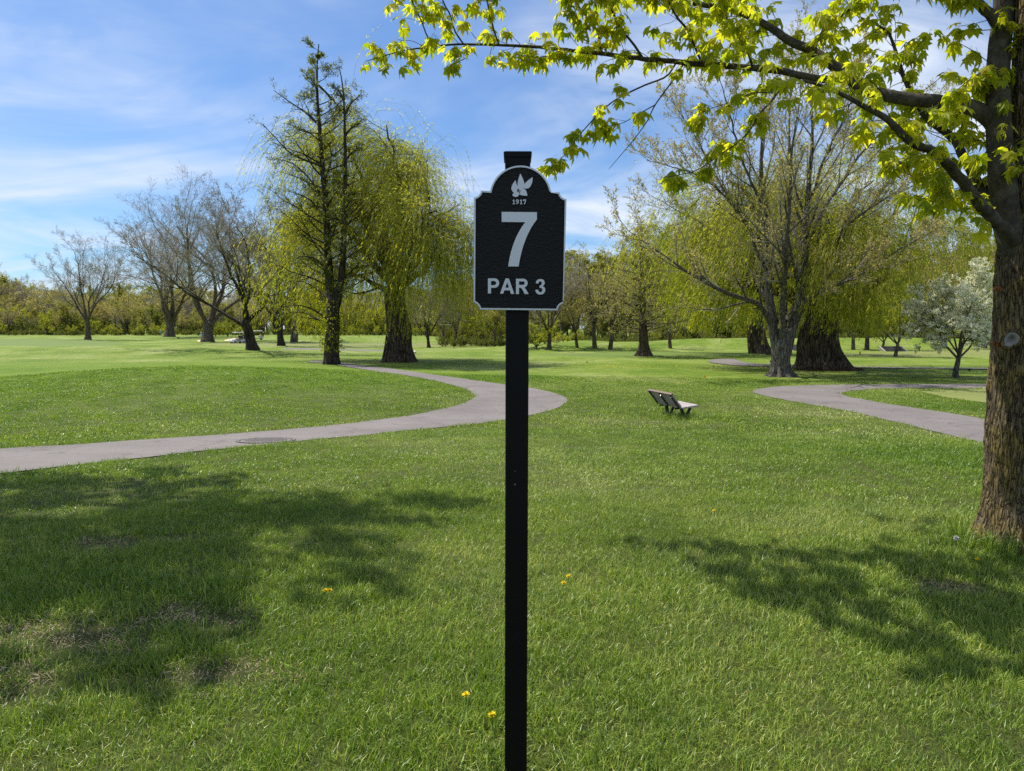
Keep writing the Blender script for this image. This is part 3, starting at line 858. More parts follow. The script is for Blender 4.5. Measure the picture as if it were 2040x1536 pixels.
# ---- bare vase-shaped trees on the left
def bare_tree(name, label, H, seed, loc, rz=0, spread=0.55, trunk_h=0.17, group=None, twig='twig_bare', bark='bark_bare', nl=6, fine=1.0, lean=(0, 0), rtr=0.0205, buds=None):
    rng = np.random.default_rng(seed)
    o = thing(name, label, 'tree', loc, rz, group)
    tr, cr = MB(), MB()
    top = np.array([lean[0] * trunk_h * H, lean[1] * trunk_h * H, trunk_h * H])
    rt = rtr * H
    bark_trunk(tr, [(0, 0, 0), top * 0.35, top * 0.7, top, top * 1.12], [rt * 1.15, rt, rt * .95, rt * 1.0, rt * .4], 16, 20, 0.10, 5, 0.6, 0.5, 0.03 * H, 5, seed)
    az = np.arange(nl) / nl * 6.28 + rng.random() * 6.28 + rng.normal(0, .25, nl)
    inc = (.25 + .75 * (np.arange(nl) * .618 % 1)) * spread * 1.3
    d = np.stack([np.cos(az) * np.sin(inc), np.sin(az) * np.sin(inc), np.cos(inc)], -1) + np.array([lean[0], lean[1], 0]) * .6
    p0 = top * rng.uniform(.72, 1.0, nl)[:, None]
    P = extend(rng, p0, d, H * .56 * rng.uniform(.85, 1.1, nl), 12, 0.12, (0, 0, 1), 0.045)
    R = taper(np.full(nl, rt * .50), 12, .22, .8)
    tr.tubes(P, R, 7)
    lv = [dict(n=7, t0=.25, t1=1.0, ang=.55, asd=.18, len=.70, fall=.3, rf=.55, seg=8, wander=.12, tw=.045, k=5, thick=True, tip=.2),
          dict(n=9, t0=.12, ang=.65, len=.40, fall=.4, rf=.5, seg=5, wander=.14, tw=.04, k=4, tip=.3),
          dict(n=int(9 * fine), t0=.1, ang=.7, len=.46, fall=.4, rf=.6, seg=3, wander=.14, tw=.03, k=3, rmin=.011, tip=.5),
          dict(n=int(6 * fine), t0=.1, ang=.65, len=.6, fall=.3, rf=.7, seg=1, wander=.12, tw=.03, k=3, rmin=.009, tip=.6)]
    lev = twigs(rng, tr, cr, P, R, lv)
    tr.build('trunk', M[bark], o, True)
    c = cr.build('crown', M[twig], o)
    c['kind'] = 'stuff'
    if buds:
        fb = MB()
        p, T = along(rng, lev[-1][0], buds[1], .3, 1.0)
        p = p + rng.normal(0, .05, p.shape)
        fb.cards(p, nrm(T + rng.normal(0, .8, T.shape)), rng.normal(size=p.shape), rng.uniform(.6, 1.3, len(p)) * buds[2], rng.uniform(.5, 1.0, len(p)) * buds[2], rng.random(len(p)))
        f = fb.build('foliage', M[buds[0]], o); f['kind'] = 'stuff'
    o['top'] = float(np.percentile(lev[-1][0][:, -1, 2], 99.7))
    f = H / o['top']; o.scale = (f, f, f)
    return o

G_BARE = 'bare trees along the left of the course'
def px_h(px, py, top, Y=None):
    b = ground(px, py)
    return b, (py - top) * b[1] / F

def left_bare_trees():
    b, h = px_h(176, 677, 468)
    A = bare_tree('bare_tree', 'round leafless tree standing alone at the far left before the wood', h, 21, b, 0.4, 0.80, .17, G_BARE)
    A['H'] = h
    b, h = px_h(338, 671, 405)
    B = bare_tree('bare_tree', 'leafless tree with limb leaning left, right of the lone bare tree', h, 22, b, 2.9, 0.62, .10, G_BARE, lean=(-.10, 0))
    B.scale.x *= 1.2; B.scale.y *= 1.2
    B['H'] = h
    b, h = px_h(503, 697, 372)
    C = bare_tree('bare_tree', 'dark leafless tree with crooked forked trunk in front of golf cart', h, 24, b, 0.2, 0.66, .16, G_BARE, lean=(-.14, 0), nl=5, bark='bark_dark')
    C.scale.x *= 1.3; C.scale.y *= 1.3
    C['H'] = h
    def cp(src, px, py, top, rz, label, mir=1, wide=1.0):
        b, h = px_h(px, py, top)
        f = h / src['top'] if 'top' in src else 1
        c = copy_tree(src, b, rz, (f * mir * wide, f * wide, f), label, G_BARE)
        return c
    cp(B, 412, 681, 362, .3, 'tallest leafless tree of the left row, golfer beside its trunk', -1, 1.25)
    cp(A, 30, 664, 548, 1.7, 'thin leafless tree at the left edge by the wood', 1, .85)
    cp(C, 854, 693, 560, 2.2, 'small pruned leafless tree right of the left willow trunk', -1, 1.0)
    cp(A, 1094, 697, 487, 3.0, 'leafless tree with leaning trunk just right of the sign', -1, .9)
    cp(C, 560, 690, 365, 1.2, 'leafless tree between the forked bare tree and the left willow', 1, .8)
    b, h = px_h(-6, 664, 522)
    bare_tree('budding_tree', 'slender budding tree cut by the left edge of the picture', h, 26, b, 0, 0.4, .25, None, nl=4, fine=.6, buds=('bud', 2, .22))

# ---- tall sparse tree with two leaders
def tall_tree():
    T = Tree('tall_sparse_tree', 'tall dark two-stemmed tree with sparse foliage rising above the left willow', 'tree', 662, 726, seed=31)
    rng = T.rng
    tr, cr, fo = MB(), MB(), MB()
    P, R = T.trace([(662, 728), (661, 690), (663, 650), (664, 610), (668, 585)], 14, .48, .40)
    bark_trunk(tr, P, R, 24, 40, .10, 6, .5, .45, .5, 5, 3)
    m1, r1 = T.trace([(662, 625, .1), (658, 590, .2), (655, 540, .3), (652, 470, .3), (648, 400, .3), (642, 330, .2), (637, 260, 0), (632, 190, 0), (632, 130, 0), (635, 88, 0)], 40, .33, .03)
    m2, r2 = T.trace([(668, 620, -.1), (678, 570, -.3), (684, 500, -.4), (686, 420, -.5), (688, 340, -.5), (687, 270, -.5), (685, 200, -.5), (681, 160, -.5), (675, 130, -.5)], 40, .26, .025)
    tr.tubes(m1, r1, 9); tr.tubes(m2, r2, 9)
    # traced boughs
    tb = [[(640, 330), (610, 320), (575, 302), (545, 270), (520, 245)], [(648, 400), (620, 360), (590, 330), (560, 318), (535, 318)], [(636, 250), (610, 225), (580, 205), (545, 180)],
          [(650, 440), (620, 400), (590, 385), (570, 380)], [(655, 560, .2), (635, 520, -1), (605, 510, -2), (585, 515, -2)], [(658, 600), (630, 575, 1), (600, 560, 1), (575, 560, 1)],
          [(660, 640), (620, 615, -1), (590, 608, -1.5), (560, 612, -2)], [(660, 650), (625, 632, 1), (600, 622, 1.5), (560, 625, 2)],
          [(634, 170), (650, 185), (668, 205), (690, 235)], [(688, 270), (700, 255), (712, 250), (722, 235)], [(687, 230), (700, 205), (712, 195), (720, 185)], [(685, 200), (678, 185), (668, 175), (660, 170)], [(688, 320), (705, 300), (715, 295), (722, 290)]]
    bl = [T.trace(t, 9, .085, .015) for t in tb]
    P = np.stack([b[0] for b in bl]); R = np.stack([b[1] for b in bl])
    tr.tubes(P, R, 5)
    # boughs round the stems
    allP, allR = [P], [R]
    for mm, rr, cnt, t0, t1, sc in ((m1, r1, 58, .06, .985, 1.0), (m2, r2, 18, .08, .55, .8)):
        p, d, r, t, L = spawn(rng, mm[None], rr[None], cnt, t0, t1, 1.25, .15, 0)
        d = nrm(d * np.array([1, 1, .4]) + np.array([0, 0, .25]))
        ln = sc * np.interp(t, [0, .25, .5, .8, 1], [4.6, 4.3, 3.4, 2.3, .8]) * rng.uniform(.28, 1.2, len(t))
        Pn = extend(rng, p, d, ln, 8, .10, (0, 0, 1), .02)
        Rn = taper(np.minimum(r * .4, .07), 8, .2)
        tr.tubes(Pn, Rn, 5); allP.append(Pn); allR.append(Rn)
    BP = np.concatenate(allP); BR = np.concatenate(allR)
    lv = [dict(n=9, t0=.2, ang=.85, len=.36, fall=.5, rf=.5, seg=4, wander=.14, tw=.03, k=3, rmin=.010),
          dict(n=6, t0=.15, ang=.8, len=.5, fall=.4, rf=.6, seg=2, wander=.14, tw=.03, k=3, rmin=.007)]
    lev = twigs(rng, tr, cr, BP, BR, lv)
    p, Td = along(rng, lev[-1][0], 4, .1, 1.0)
    keep = np.ones(len(p), bool)
    p = p[keep]; Td = Td[keep]
    p = p + rng.normal(0, .06, p.shape)
    fo.cards(p, nrm(Td + rng.normal(0, .8, Td.shape)), rng.normal(size=p.shape), rng.uniform(.07, .16, len(p)), rng.uniform(.04, .09, len(p)), rng.random(len(p)))
    tr.build('trunk', M['bark_dark'], T.o, True)
    c = cr.build('twigs', M['twig_dark'], T.o); c['kind'] = 'stuff'
    f = fo.build('foliage', M['leaf_conifer'], T.o); f['kind'] = 'stuff'
    # ivy on the lower trunk
    iv = MB(); n = 700
    a = rng.uniform(0, 6.28, n); z = rng.uniform(.9, 4.2, n); rr = .5 + np.abs(rng.normal(0, .16, n))
    p = np.stack([np.cos(a) * rr - .05, np.sin(a) * rr, z], -1)
    iv.cards(p, randdir(rng, n) + np.array([0, 0, -.5]), randdir(rng, n), rng.uniform(.1, .2, n), rng.uniform(.08, .16, n), rng.random(n))
    f = iv.build('ivy', M['leaf_yellow'], T.o); f['kind'] = 'stuff'

# ---- weeping willows
def willow(name, label, px, py, limbs, trunk, seed, nstr=1500, floor_px=None, crown=None, rtrunk=None, group='weeping willows', lmin=1.2, lmax=4.5, leafsz=1.0, Y=None, top_tint=0.0, gap=.43):
    T = Tree(name, label, 'tree', px, py, group, seed, Y)
    rng = T.rng
    tr, cr, fo = MB(), MB(), MB()
    P, R = T.trace(trunk[0], 20, 1, 1)
    R = np.interp(np.linspace(0, 1, 20), np.linspace(0, 1, len(trunk[1])), trunk[1])
    bark_trunk(tr, P, R, 56, 90, .13, 8, .55, .38, .7, 6, seed)
    bl = [T.trace(l[0], 14, l[1], l[2]) for l in limbs]
    LP = np.stack([b[0] for b in bl]); LR = np.stack([b[1] for b in bl])
    LP[:, 1:-1] += rng.normal(0, .12, LP[:, 1:-1].shape)
    tr.tubes(LP, LR, 9)
    lv = [dict(n=9, t0=.25, t1=1, ang=.8, len=.34, fall=.3, rf=.5, seg=6, wander=.16, tw=.02, k=5, thick=True, rmin=.02, tip=.25, maxlen=3.6),
          dict(n=6, t0=.2, t1=1, ang=.7, len=.5, fall=.3, rf=.5, seg=5, wander=.16, tw=.0, k=4, thick=True, rmin=.012, maxlen=2.2)]
    lev = twigs(rng, tr, cr, LP, LR, lv)
    # hanging strands
    src = np.concatenate([lev[0][0][:, [1, 2, 3, 4, 5, 6]], lev[1][0][:, [0, 1, 2, 3, 4, 5]]])
    p, Td = along(rng, src, max(1, int(nstr * 1.7 / len(src)) + 1), .3, 1.0)
    ok = vnoise(p * .36 + 7.0, seed + 9) > gap
    rxy = np.hypot(p[:, 0], p[:, 1])
    ok &= ~((rxy < 2.6) & (p[:, 1] < .4) & (p[:, 2] < 9.0) & (rng.random(len(p)) < .9))
    p, Td = p[ok], Td[ok]
    sel = rng.permutation(len(p))[:nstr]
    p, Td = p[sel], Td[sel]
    floor = (T.b[2] + 0.9 + 1.6 * vnoise(p * .35, seed)) - T.b[2]
    ln = np.clip(p[:, 2] - floor, .6, None)
    ln = np.minimum(ln, rng.uniform(lmin, lmax, len(p)))
    out = nrm(Td * np.array([1, 1, .5]) + rng.normal(0, .3, p.shape) + np.array([0, 0, .25]))
    nseg = 9
    # arc out, then hang; the breeze draws them to one side
    S = extend(rng, p, out, ln, nseg, .06, (-0.16, -.05, -1), .38)
    cr.tubes(S[:, ::3], taper(np.full(len(p), .008), 3, .5), 3)
    per = 27
    q, Tq = along(rng, S, per, .04, 1.0)
    q = q + rng.normal(0, .035, q.shape)
    # colour runs by strand, so clumps read lighter and darker
    strand = np.repeat(vnoise(p * .55, seed + 3) * .75 + rng.random(len(p)) * .35 - .05 + top_tint, per)
    ax = nrm(Tq + rng.normal(0, .22, Tq.shape))
    fo.cards(q, ax, rng.normal(size=q.shape), rng.uniform(.13, .30, len(q)) * leafsz, rng.uniform(.022, .05, len(q)) * leafsz, np.clip(strand + rng.normal(0, .08, len(q)), 0, 1))
    tr.build('trunk', M['bark_willow'], T.o, True)
    c = cr.build('twigs', M['twig_willow'], T.o); c['kind'] = 'stuff'
    f = fo.build('foliage', M['leaf_willow'], T.o); f['kind'] = 'stuff'
    return T

def willows():
    # left willow
    willow('willow_tree', 'yellow-green weeping willow with thick hollow trunk behind the tall dark tree', 795, 721,
           [([(790, 560), (775, 500, 1), (750, 430, 2), (720, 350, 2), (690, 290, 2)], .45, .06),
            ([(790, 550), (800, 480, -1), (800, 400, -1), (785, 320, -1), (770, 250, -1)], .42, .04),
            ([(800, 560), (830, 510), (850, 440), (855, 370, 1), (840, 320, 1)], .35, .05),
            ([(800, 570), (840, 540, -1), (885, 500, -2), (915, 470, -2), (930, 455, -2)], .3, .05),
            ([(785, 570), (740, 520, 2), (695, 460, 3), (655, 420, 4), (630, 430, 4)], .35, .05),
            ([(790, 560), (740, 480, -1), (700, 400, 2), (665, 350, 2), (645, 335, 2)], .35, .05),
            ([(790, 560), (745, 470, 2), (695, 385, 3), (655, 330, 3), (632, 322, 3)], .3, .04),
            ([(775, 585), (740, 560, 3), (690, 540, 4), (655, 525, 5), (630, 525, 5)], .25, .05),
            ([(795, 560), (790, 500, 3), (790, 430, 5), (800, 380, 6), (810, 350, 6)], .3, .05),
            ([(795, 560), (810, 510, -2), (830, 460, -4), (850, 430, -5), (870, 420, -5)], .3, .05)],
           ([(795, 722), (793, 690), (796, 655), (790, 620), (786, 590), (792, 555), (795, 520)], [1.05, .98, .95, .80, .72, .62, .45]), 41, 5600, lmin=1.5, lmax=8.5, top_tint=.2, gap=.34)
    # right willow behind the grey tree
    willow('willow_tree', 'wide weeping willow with massive furrowed trunk behind the grey tree', 1638, 736,
           [([(1630, 640), (1600, 600), (1560, 580, 1), (1500, 575, 1), (1430, 560, 1)], .38, .07),
            ([(1630, 630), (1590, 540, 1), (1540, 480, 2), (1480, 430, 2), (1420, 420, 3)], .4, .06),
            ([(1640, 620), (1640, 540), (1630, 470), (1610, 410), (1600, 370)], .42, .05),
            ([(1650, 630), (1690, 560), (1730, 500), (1770, 440), (1800, 400)], .38, .05),
            ([(1650, 640), (1710, 590, -1), (1760, 550, -2), (1810, 500, -2), (1840, 470, -2)], .33, .05),
            ([(1630, 620), (1580, 520, -2), (1530, 440, -3), (1480, 380, -3), (1450, 360, -3)], .33, .05),
            ([(1640, 620), (1660, 520, 3), (1690, 430, 5), (1720, 380, 6), (1740, 360, 6)], .35, .05),
            ([(1620, 640), (1540, 560, 3), (1470, 510, 5), (1400, 490, 6), (1360, 500, 6)], .3, .05),
            ([(1640, 640), (1650, 560, -3), (1670, 500, -5), (1700, 460, -6), (1720, 450, -6)], .3, .05)],
           ([(1640, 737), (1636, 715), (1630, 690), (1632, 660), (1640, 630), (1645, 600)], [1.28, 1.18, 1.12, 1.02, .85, .55]), 42, 4600, lmin=1.5, lmax=7.0)
    # third willow farther back
    willow('willow_tree', 'farther weeping willow with leaning trunk left of the grey tree', 1516, 706,
           [([(1505, 620), (1460, 570), (1420, 530), (1390, 500), (1370, 490)], .45, .07),
            ([(1505, 610), (1490, 540), (1460, 480), (1430, 430), (1410, 410)], .45, .06),
            ([(1510, 610), (1530, 540), (1550, 480), (1570, 430), (1580, 400)], .42, .05),
            ([(1505, 620), (1440, 590, 2), (1400, 570, 3), (1365, 560, 4), (1350, 560, 4)], .35, .05),
            ([(1505, 610), (1480, 520, 4), (1450, 450, 6), (1420, 440, 7), (1400, 450, 7)], .35, .05),
            ([(1505, 610), (1450, 540, -3), (1400, 500, -4), (1365, 490, -5), (1345, 500, -5)], .35, .05)],
           ([(1520, 707), (1512, 690), (1506, 665), (1503, 640), (1506, 600)], [1.0, .9, .82, .7, .4]), 43, 2600, lmin=1.5, lmax=7.0, leafsz=1.2)

# ---- grey-barked budding tree
def grey_tree():
    T = Tree('budding_tree', 'large grey-trunked tree in pale bud with fluted base at the right path bend', 'tree', 1557, 750, seed=51)
    rng = T.rng
    tr, cr, fo = MB(), MB(), MB()
    P, R = T.trace([(1557, 751), (1556, 728), (1556, 705), (1557, 685), (1559, 670), (1560, 655)], 20, 1, 1)
    R = np.interp(np.linspace(0, 1, 20), np.linspace(0, 1, 7), [.46, .43, .44, .48, .50, .42, .2])
    bark_trunk(tr, P, R, 72, 90, .13, 9, .8, .85, .32, 8, 4)
    tb = [([(1549, 705), (1541, 660), (1536, 620), (1532, 560), (1530, 500), (1526, 420), (1522, 330), (1526, 240), (1530, 165)], .34, .03),
          ([(1566, 705), (1576, 660), (1588, 620), (1598, 560), (1606, 490), (1612, 400), (1618, 320), (1622, 240), (1612, 160)], .36, .03),
          ([(1548, 690), (1540, 655), (1525, 625, -.5), (1500, 605, -1), (1460, 592, -1.5), (1420, 578, -2), (1370, 545, -2), (1310, 500, -2), (1262, 465, -2)], .20, .02),
          ([(1533, 530), (1500, 470, .5), (1465, 420, 1), (1430, 360, 1.5), (1400, 310, 1.5), (1370, 260, 2), (1350, 225, 2), (1335, 205, 2)], .14, .015),
          ([(1532, 545), (1505, 500), (1480, 450), (1440, 400), (1400, 370), (1350, 345), (1310, 330), (1275, 320)], .13, .015),
          ([(1528, 430), (1500, 370, -1), (1475, 310, -1), (1455, 250, -1.5), (1440, 200, -2), (1430, 165, -2), (1420, 140, -2), (1415, 120, -2)], .11, .012),
          ([(1598, 560), (1635, 520, -.5), (1665, 490, -1), (1690, 462, -1), (1730, 430, -1), (1780, 400, -1), (1830, 380, -1), (1865, 370, -1)], .17, .015),
          ([(1606, 490), (1640, 420, .5), (1680, 360, 1), (1720, 300, 1), (1760, 260, 1.5), (1795, 230, 1.5), (1820, 215, 2), (1840, 205, 2)], .14, .012),
          ([(1612, 400), (1640, 330, -1), (1665, 270, -1), (1690, 215, -1), (1705, 170, -1), (1715, 140, -1), (1720, 120, -1), (1725, 100, -1)], .11, .012),
          ([(1560, 690), (1562, 640, .8), (1560, 580, 1.5), (1562, 500, 2.5), (1565, 420, 3), (1568, 330, 3), (1570, 250, 3), (1572, 180, 3), (1570, 110, 3)], .22, .02),
          ([(1558, 690), (1556, 640, -.8), (1555, 580, -1.5), (1560, 500, -3), (1570, 420, -4), (1575, 340, -4.5), (1580, 270, -5), (1585, 210, -5), (1590, 160, -5)], .2, .02),
          ([(1570, 640), (1600, 600, -1), (1640, 575, -2), (1700, 550, -3), (1745, 520, -3.5), (1790, 490, -4), (1830, 470, -4), (1860, 455, -4)], .12, .015),
          ([(1548, 640), (1510, 560, 2), (1470, 510, 4), (1430, 470, 5), (1390, 440, 6), (1350, 420, 6), (1320, 400, 6), (1300, 390, 6)], .15, .015),
          ([(1565, 640), (1610, 560, 2), (1650, 500, 4), (1700, 440, 5), (1740, 390, 6), (1780, 350, 6), (1810, 320, 6), (1830, 300, 6)], .15, .015)]
    bl = [T.trace(t, 20, a * .80, b * .8) for t, a, b in tb]
    BP = np.stack([b[0] for b in bl]); BR = np.stack([b[1] for b in bl])
    BP[:, 2:] += np.cumsum(rng.normal(0, .035, BP[:, 2:].shape), axis=1)
    tr.tubes(BP, BR, 8)
    lv = [dict(n=14, t0=.22, t1=1.0, ang=.52, asd=.15, len=.34, fall=.5, rf=.5, seg=7, wander=.09, tw=.10, k=5, thick=True, rmin=.013, tip=.25, maxlen=3.8),
          dict(n=9, t0=.15, ang=.55, len=.45, fall=.4, rf=.5, seg=4, wander=.10, tw=.08, k=3, rmin=.009, tip=.4),
          dict(n=6, t0=.15, ang=.6, len=.5, fall=.4, rf=.6, seg=2, wander=.12, tw=.04, k=3, rmin=.006, tip=.6)]
    lev = twigs(rng, tr, cr, BP, BR, lv)
    p, Td = along(rng, lev[-1][0], 4, .3, 1.0)
    p2, Td2 = along(rng, lev[-2][0], 4, .4, 1.0)
    p = np.concatenate([p, p2]); Td = np.concatenate([Td, Td2])
    p = p + rng.normal(0, .025, p.shape)
    fo.cards(p, nrm(Td + rng.normal(0, .8, Td.shape)), rng.normal(size=p.shape), rng.uniform(.05, .11, len(p)), rng.uniform(.04, .08, len(p)), rng.random(len(p)))
    tr.build('trunk', M['bark_grey'], T.o, True)
    c = cr.build('twigs', M['twig_grey'], T.o); c['kind'] = 'stuff'
    f = fo.build('buds', M['bud'], T.o); f['kind'] = 'stuff'

# ---- conical cypress with level tiers
def cypress():
    T = Tree('cypress_tree', 'conical light-green conifer with level branches standing behind the bench', 'tree', 1283, 711, seed=61)
    rng = T.rng
    tr, cr, fo = MB(), MB(), MB()
    P, R = T.trace([(1283, 712), (1283, 690), (1281, 650), (1280, 600), (1279, 540), (1277, 490), (1276, 448)], 40, .5, .03)
    R = R * np.interp(np.linspace(0, 1, 40), [0, .1, 1], [1.25, .9, .9])
    bark_trunk(tr, P, R, 20, 60, .1, 5, .5, .6, .5, 5, 3)
    cnt = 84
    p, d, r, t, L = spawn(rng, P[None], R[None], cnt, .17, .98, 1.45, .12)
    d = nrm(d * np.array([1, 1, .35]) + np.array([0, 0, .10]))
    ln = np.interp(t, [0, .2, .35, .6, .85, 1], [3.8, 5.2, 4.7, 3.1, 1.6, .3]) * rng.uniform(.55, 1.15, cnt) * T.Y / 60.7
    Pn = extend(rng, p, d, ln, 9, .07, (0, 0, 1), .012)
    Rn = taper(np.minimum(r * .35, .06), 9, .2)
    tr.tubes(Pn, Rn, 5)
    lv = [dict(n=12, t0=.12, ang=.95, asd=.12, len=.26, fall=.5, rf=.5, seg=4, wander=.07, tw=-.02, k=3, rmin=.010),
          dict(n=6, t0=.1, ang=.8, len=.45, fall=.4, rf=.6, seg=2, wander=.1, tw=.0, k=3, rmin=.007)]
    lev = twigs(rng, tr, cr, Pn, Rn, lv)
    p, Td = along(rng, lev[-1][0], 3, .0, 1.0)
    p = p + rng.normal(0, .05, p.shape)
    Td = Td * np.array([1, 1, .4])
    p[:, 2] -= rng.random(len(p)) * .08
    fo.cards(p, nrm(Td + rng.normal(0, .7, Td.shape)), rng.normal(size=p.shape), rng.uniform(.07, .16, len(p)), rng.uniform(.035, .075, len(p)), rng.random(len(p)))
    tr.build('trunk', M['bark_brown'], T.o, True)
    c = cr.build('twigs', M['twig_bare'], T.o); c['kind'] = 'stuff'
    f = fo.build('foliage', M['leaf_cypress'], T.o); f['kind'] = 'stuff'

# ---- blossoming crab apple
def blossom_tree():
    T = Tree('blossom_tree', 'small crab apple covered in white blossom left of the big maple trunk', 'tree', 1903, 752, seed=71)
    rng = T.rng
    tr, cr, fo, bl_ = MB(), MB(), MB(), MB()
    P, R = T.trace([(1903, 753), (1904, 740), (1907, 725), (1910, 712), (1912, 705)], 14, .135, .10)
    bark_trunk(tr, P, R, 16, 24, .08, 5, 1.5, .45, .12, 5, 3)
    tb = [([(1909, 715), (1890, 695), (1877, 680), (1870, 655), (1850, 630), (1830, 615)], .085, .02), ([(1910, 712), (1905, 690), (1898, 660), (1890, 620), (1880, 585)], .075, .02),
          ([(1911, 710), (1920, 680), (1925, 640), (1930, 600), (1950, 570)], .09, .02), ([(1912, 712), (1932, 692), (1945, 670), (1965, 650), (1985, 640)], .075, .02),
          ([(1911, 712), (1915, 680, .8), (1915, 640, 1.4), (1905, 600, 1.6), (1915, 560, 1.6)], .07, .02), ([(1910, 712), (1912, 680, -.8), (1920, 645, -1.4), (1930, 620, -1.6), (1940, 595, -1.7)], .07, .02),
          ([(1909, 705), (1880, 665, 1), (1850, 640, 1.4), (1820, 635, 1.5)], .06, .02), ([(1912, 700), (1945, 640, .8), (1962, 595, 1), (1966, 560, 1)], .06, .02)]
    b = [T.trace(t, 10, a * .75, c * .7) for t, a, c in tb]
    BP = np.stack([x[0] for x in b]); BR = np.stack([x[1] for x in b])
    tr.tubes(BP, BR, 6)
    lv = [dict(n=10, t0=.25, ang=.85, len=.42, fall=.3, rf=.5, seg=5, wander=.15, tw=.02, k=4, rmin=.008, thick=True),
          dict(n=7, t0=.15, ang=.8, len=.55, fall=.3, rf=.6, seg=4, wander=.15, tw=.02, k=3, rmin=.005),
          dict(n=4, t0=.15, ang=.7, len=.5, fall=.3, rf=.6, seg=3, wander=.15, tw=.02, k=3, rmin=.003)]
    lev = twigs(rng, tr, cr, BP, BR, lv)
    tw = lev[-1][0]
    p, Td = along(rng, tw, 4, .05, 1.0)
    p = p + rng.normal(0, .035, p.shape)
    fo.cards(p, nrm(Td + rng.normal(0, .8, Td.shape)), rng.normal(size=p.shape), rng.uniform(.045, .085, len(p)), rng.uniform(.03, .05, len(p)), rng.random(len(p)))
    # blossom in tight bunches, with extra white added left and top to imitate sunlight
    tips, Td = along(rng, tw, 2, .4, 1.0)
    sunny = .42 + .55 * smooth(-.3, 1.2, -tips[:, 0] * .55 + (tips[:, 2] - 2.2) * .5 + rng.normal(0, .3, len(tips)))
    tips = tips[rng.random(len(tips)) < sunny]
    c = np.repeat(tips, 13, axis=0) + rng.normal(0, .038, (len(tips) * 13, 3))
    bl_.cards(c, randdir(rng, len(c)), randdir(rng, len(c)), rng.uniform(.06, .095, len(c)), rng.uniform(.055, .085, len(c)), rng.random(len(c)))
    tr.build('trunk', M['bark_grey'], T.o, True)
    x = cr.build('twigs', M['twig_dark'], T.o); x['kind'] = 'stuff'
    x = fo.build('foliage', M['leaf_apple'], T.o); x['kind'] = 'stuff'
    x = bl_.build('blossom', M['petal'], T.o); x['kind'] = 'stuff'

# ---- woodland: leafy trees told apart, shrubs, and the wood that reads as one mass
def leafy_parts(H, seed, spread=.6, nl=5, trunk_h=.22, leaf='leaf_olive', bark='bark_bare', leafn=5, sz=.3, w=None, rtr=.022):
    rng = np.random.default_rng(seed)
    tr, fo = MB(), MB()
    rt = rtr * H
    top = np.array([rng.normal(0, .02) * H, 0, trunk_h * H])
    tr.tubes(np.array([(0, 0, -.2), tuple(top * .5), tuple(top), tuple(top * 1.1)]), np.array([rt * 1.3, rt, rt, rt * .5]), 8)
    az = np.arange(nl) / nl * 6.28 + rng.normal(0, .3, nl); inc = rng.uniform(.25, 1, nl) * spread
    d = np.stack([np.cos(az) * np.sin(inc), np.sin(az) * np.sin(inc), np.cos(inc)], -1)
    P = extend(rng, np.repeat(top[None], nl, 0), d, H * (1 - trunk_h) * rng.uniform(.75, 1.05, nl), 9, .1, (0, 0, 1), .03)
    R = taper(np.full(nl, rt * .5), 9, .15)
    tr.tubes(P, R, 5)
    lv = [dict(n=7, t0=.12, ang=.75, len=.42, fall=.45, rf=.5, seg=5, wander=.14, tw=.04, k=4, tip=.3),
          dict(n=6, t0=.1, ang=.75, len=.5, fall=.4, rf=.55, seg=3, wander=.14, tw=.03, k=3, rmin=.012),
          dict(n=5, t0=.1, ang=.7, len=.5, fall=.3, rf=.6, seg=2, wander=.14, tw=.03, k=3, rmin=.009)]
    tw = MB()
    lev = twigs(rng, tr, tw, P, R, lv)
    if leafn:
        p, T = along(rng, lev[-1][0], leafn, .0, 1.0)
        p = p + rng.normal(0, .012 * H, p.shape)
        cl = np.clip(vnoise(p * (5.0 / H), seed) * .9 + rng.normal(0, .13, len(p)), 0, 1)
        fo.cards(p, randdir(rng, len(p)), randdir(rng, len(p)), rng.uniform(.6, 1.3, len(p)) * sz, rng.uniform(.4, .9, len(p)) * sz, cl)
    return tr, tw, fo

PROTO = {}
def leafy_tree(kind, name, label, loc, H, rz, group=None, squash=1.0):
    """kind: key of PROTO (unit trees 10 m high)."""
    specs = {'olive': dict(seed=81, spread=.7, leaf='leaf_olive', leafn=5, sz=.26), 'tan': dict(seed=82, spread=.65, leaf='bud', leafn=3, sz=.2, nl=6),
             'yellow': dict(seed=83, spread=.75, leaf='leaf_yellow', leafn=6, sz=.26, trunk_h=.16), 'bare': dict(seed=84, spread=.6, leaf='bud', leafn=0, nl=6),
             'under': dict(seed=85, spread=1.0, leaf='leaf_under', leafn=6, sz=.3, trunk_h=.06, nl=8), 'shrub': dict(seed=86, spread=1.05, leaf='leaf_yellow', leafn=6, sz=.3, trunk_h=.05, nl=8)}
    if kind not in PROTO:
        sp = specs[kind]
        tr, tw, fo = leafy_parts(10, **sp)
        ms = [('trunk', tr.build('trunk', M['bark_bare'], mesh_only=True)), ('twigs', tw.build('twigs', M['twig_bare'], mesh_only=True))]
        if sp['leafn']: ms.append(('foliage', fo.build('foliage', M[sp['leaf']], mesh_only=True)))
        PROTO[kind] = ms
    if name is None: return None
    o = thing(name, label, 'shrub' if 'shrub' in name else 'tree', loc, rz, group)
    o.scale = (H / 10 * squash, H / 10 * squash, H / 10)
    for nm, me in PROTO[kind]:
        c = link(nm, me, o)
        if nm != 'trunk': c['kind'] = 'stuff'
    return o

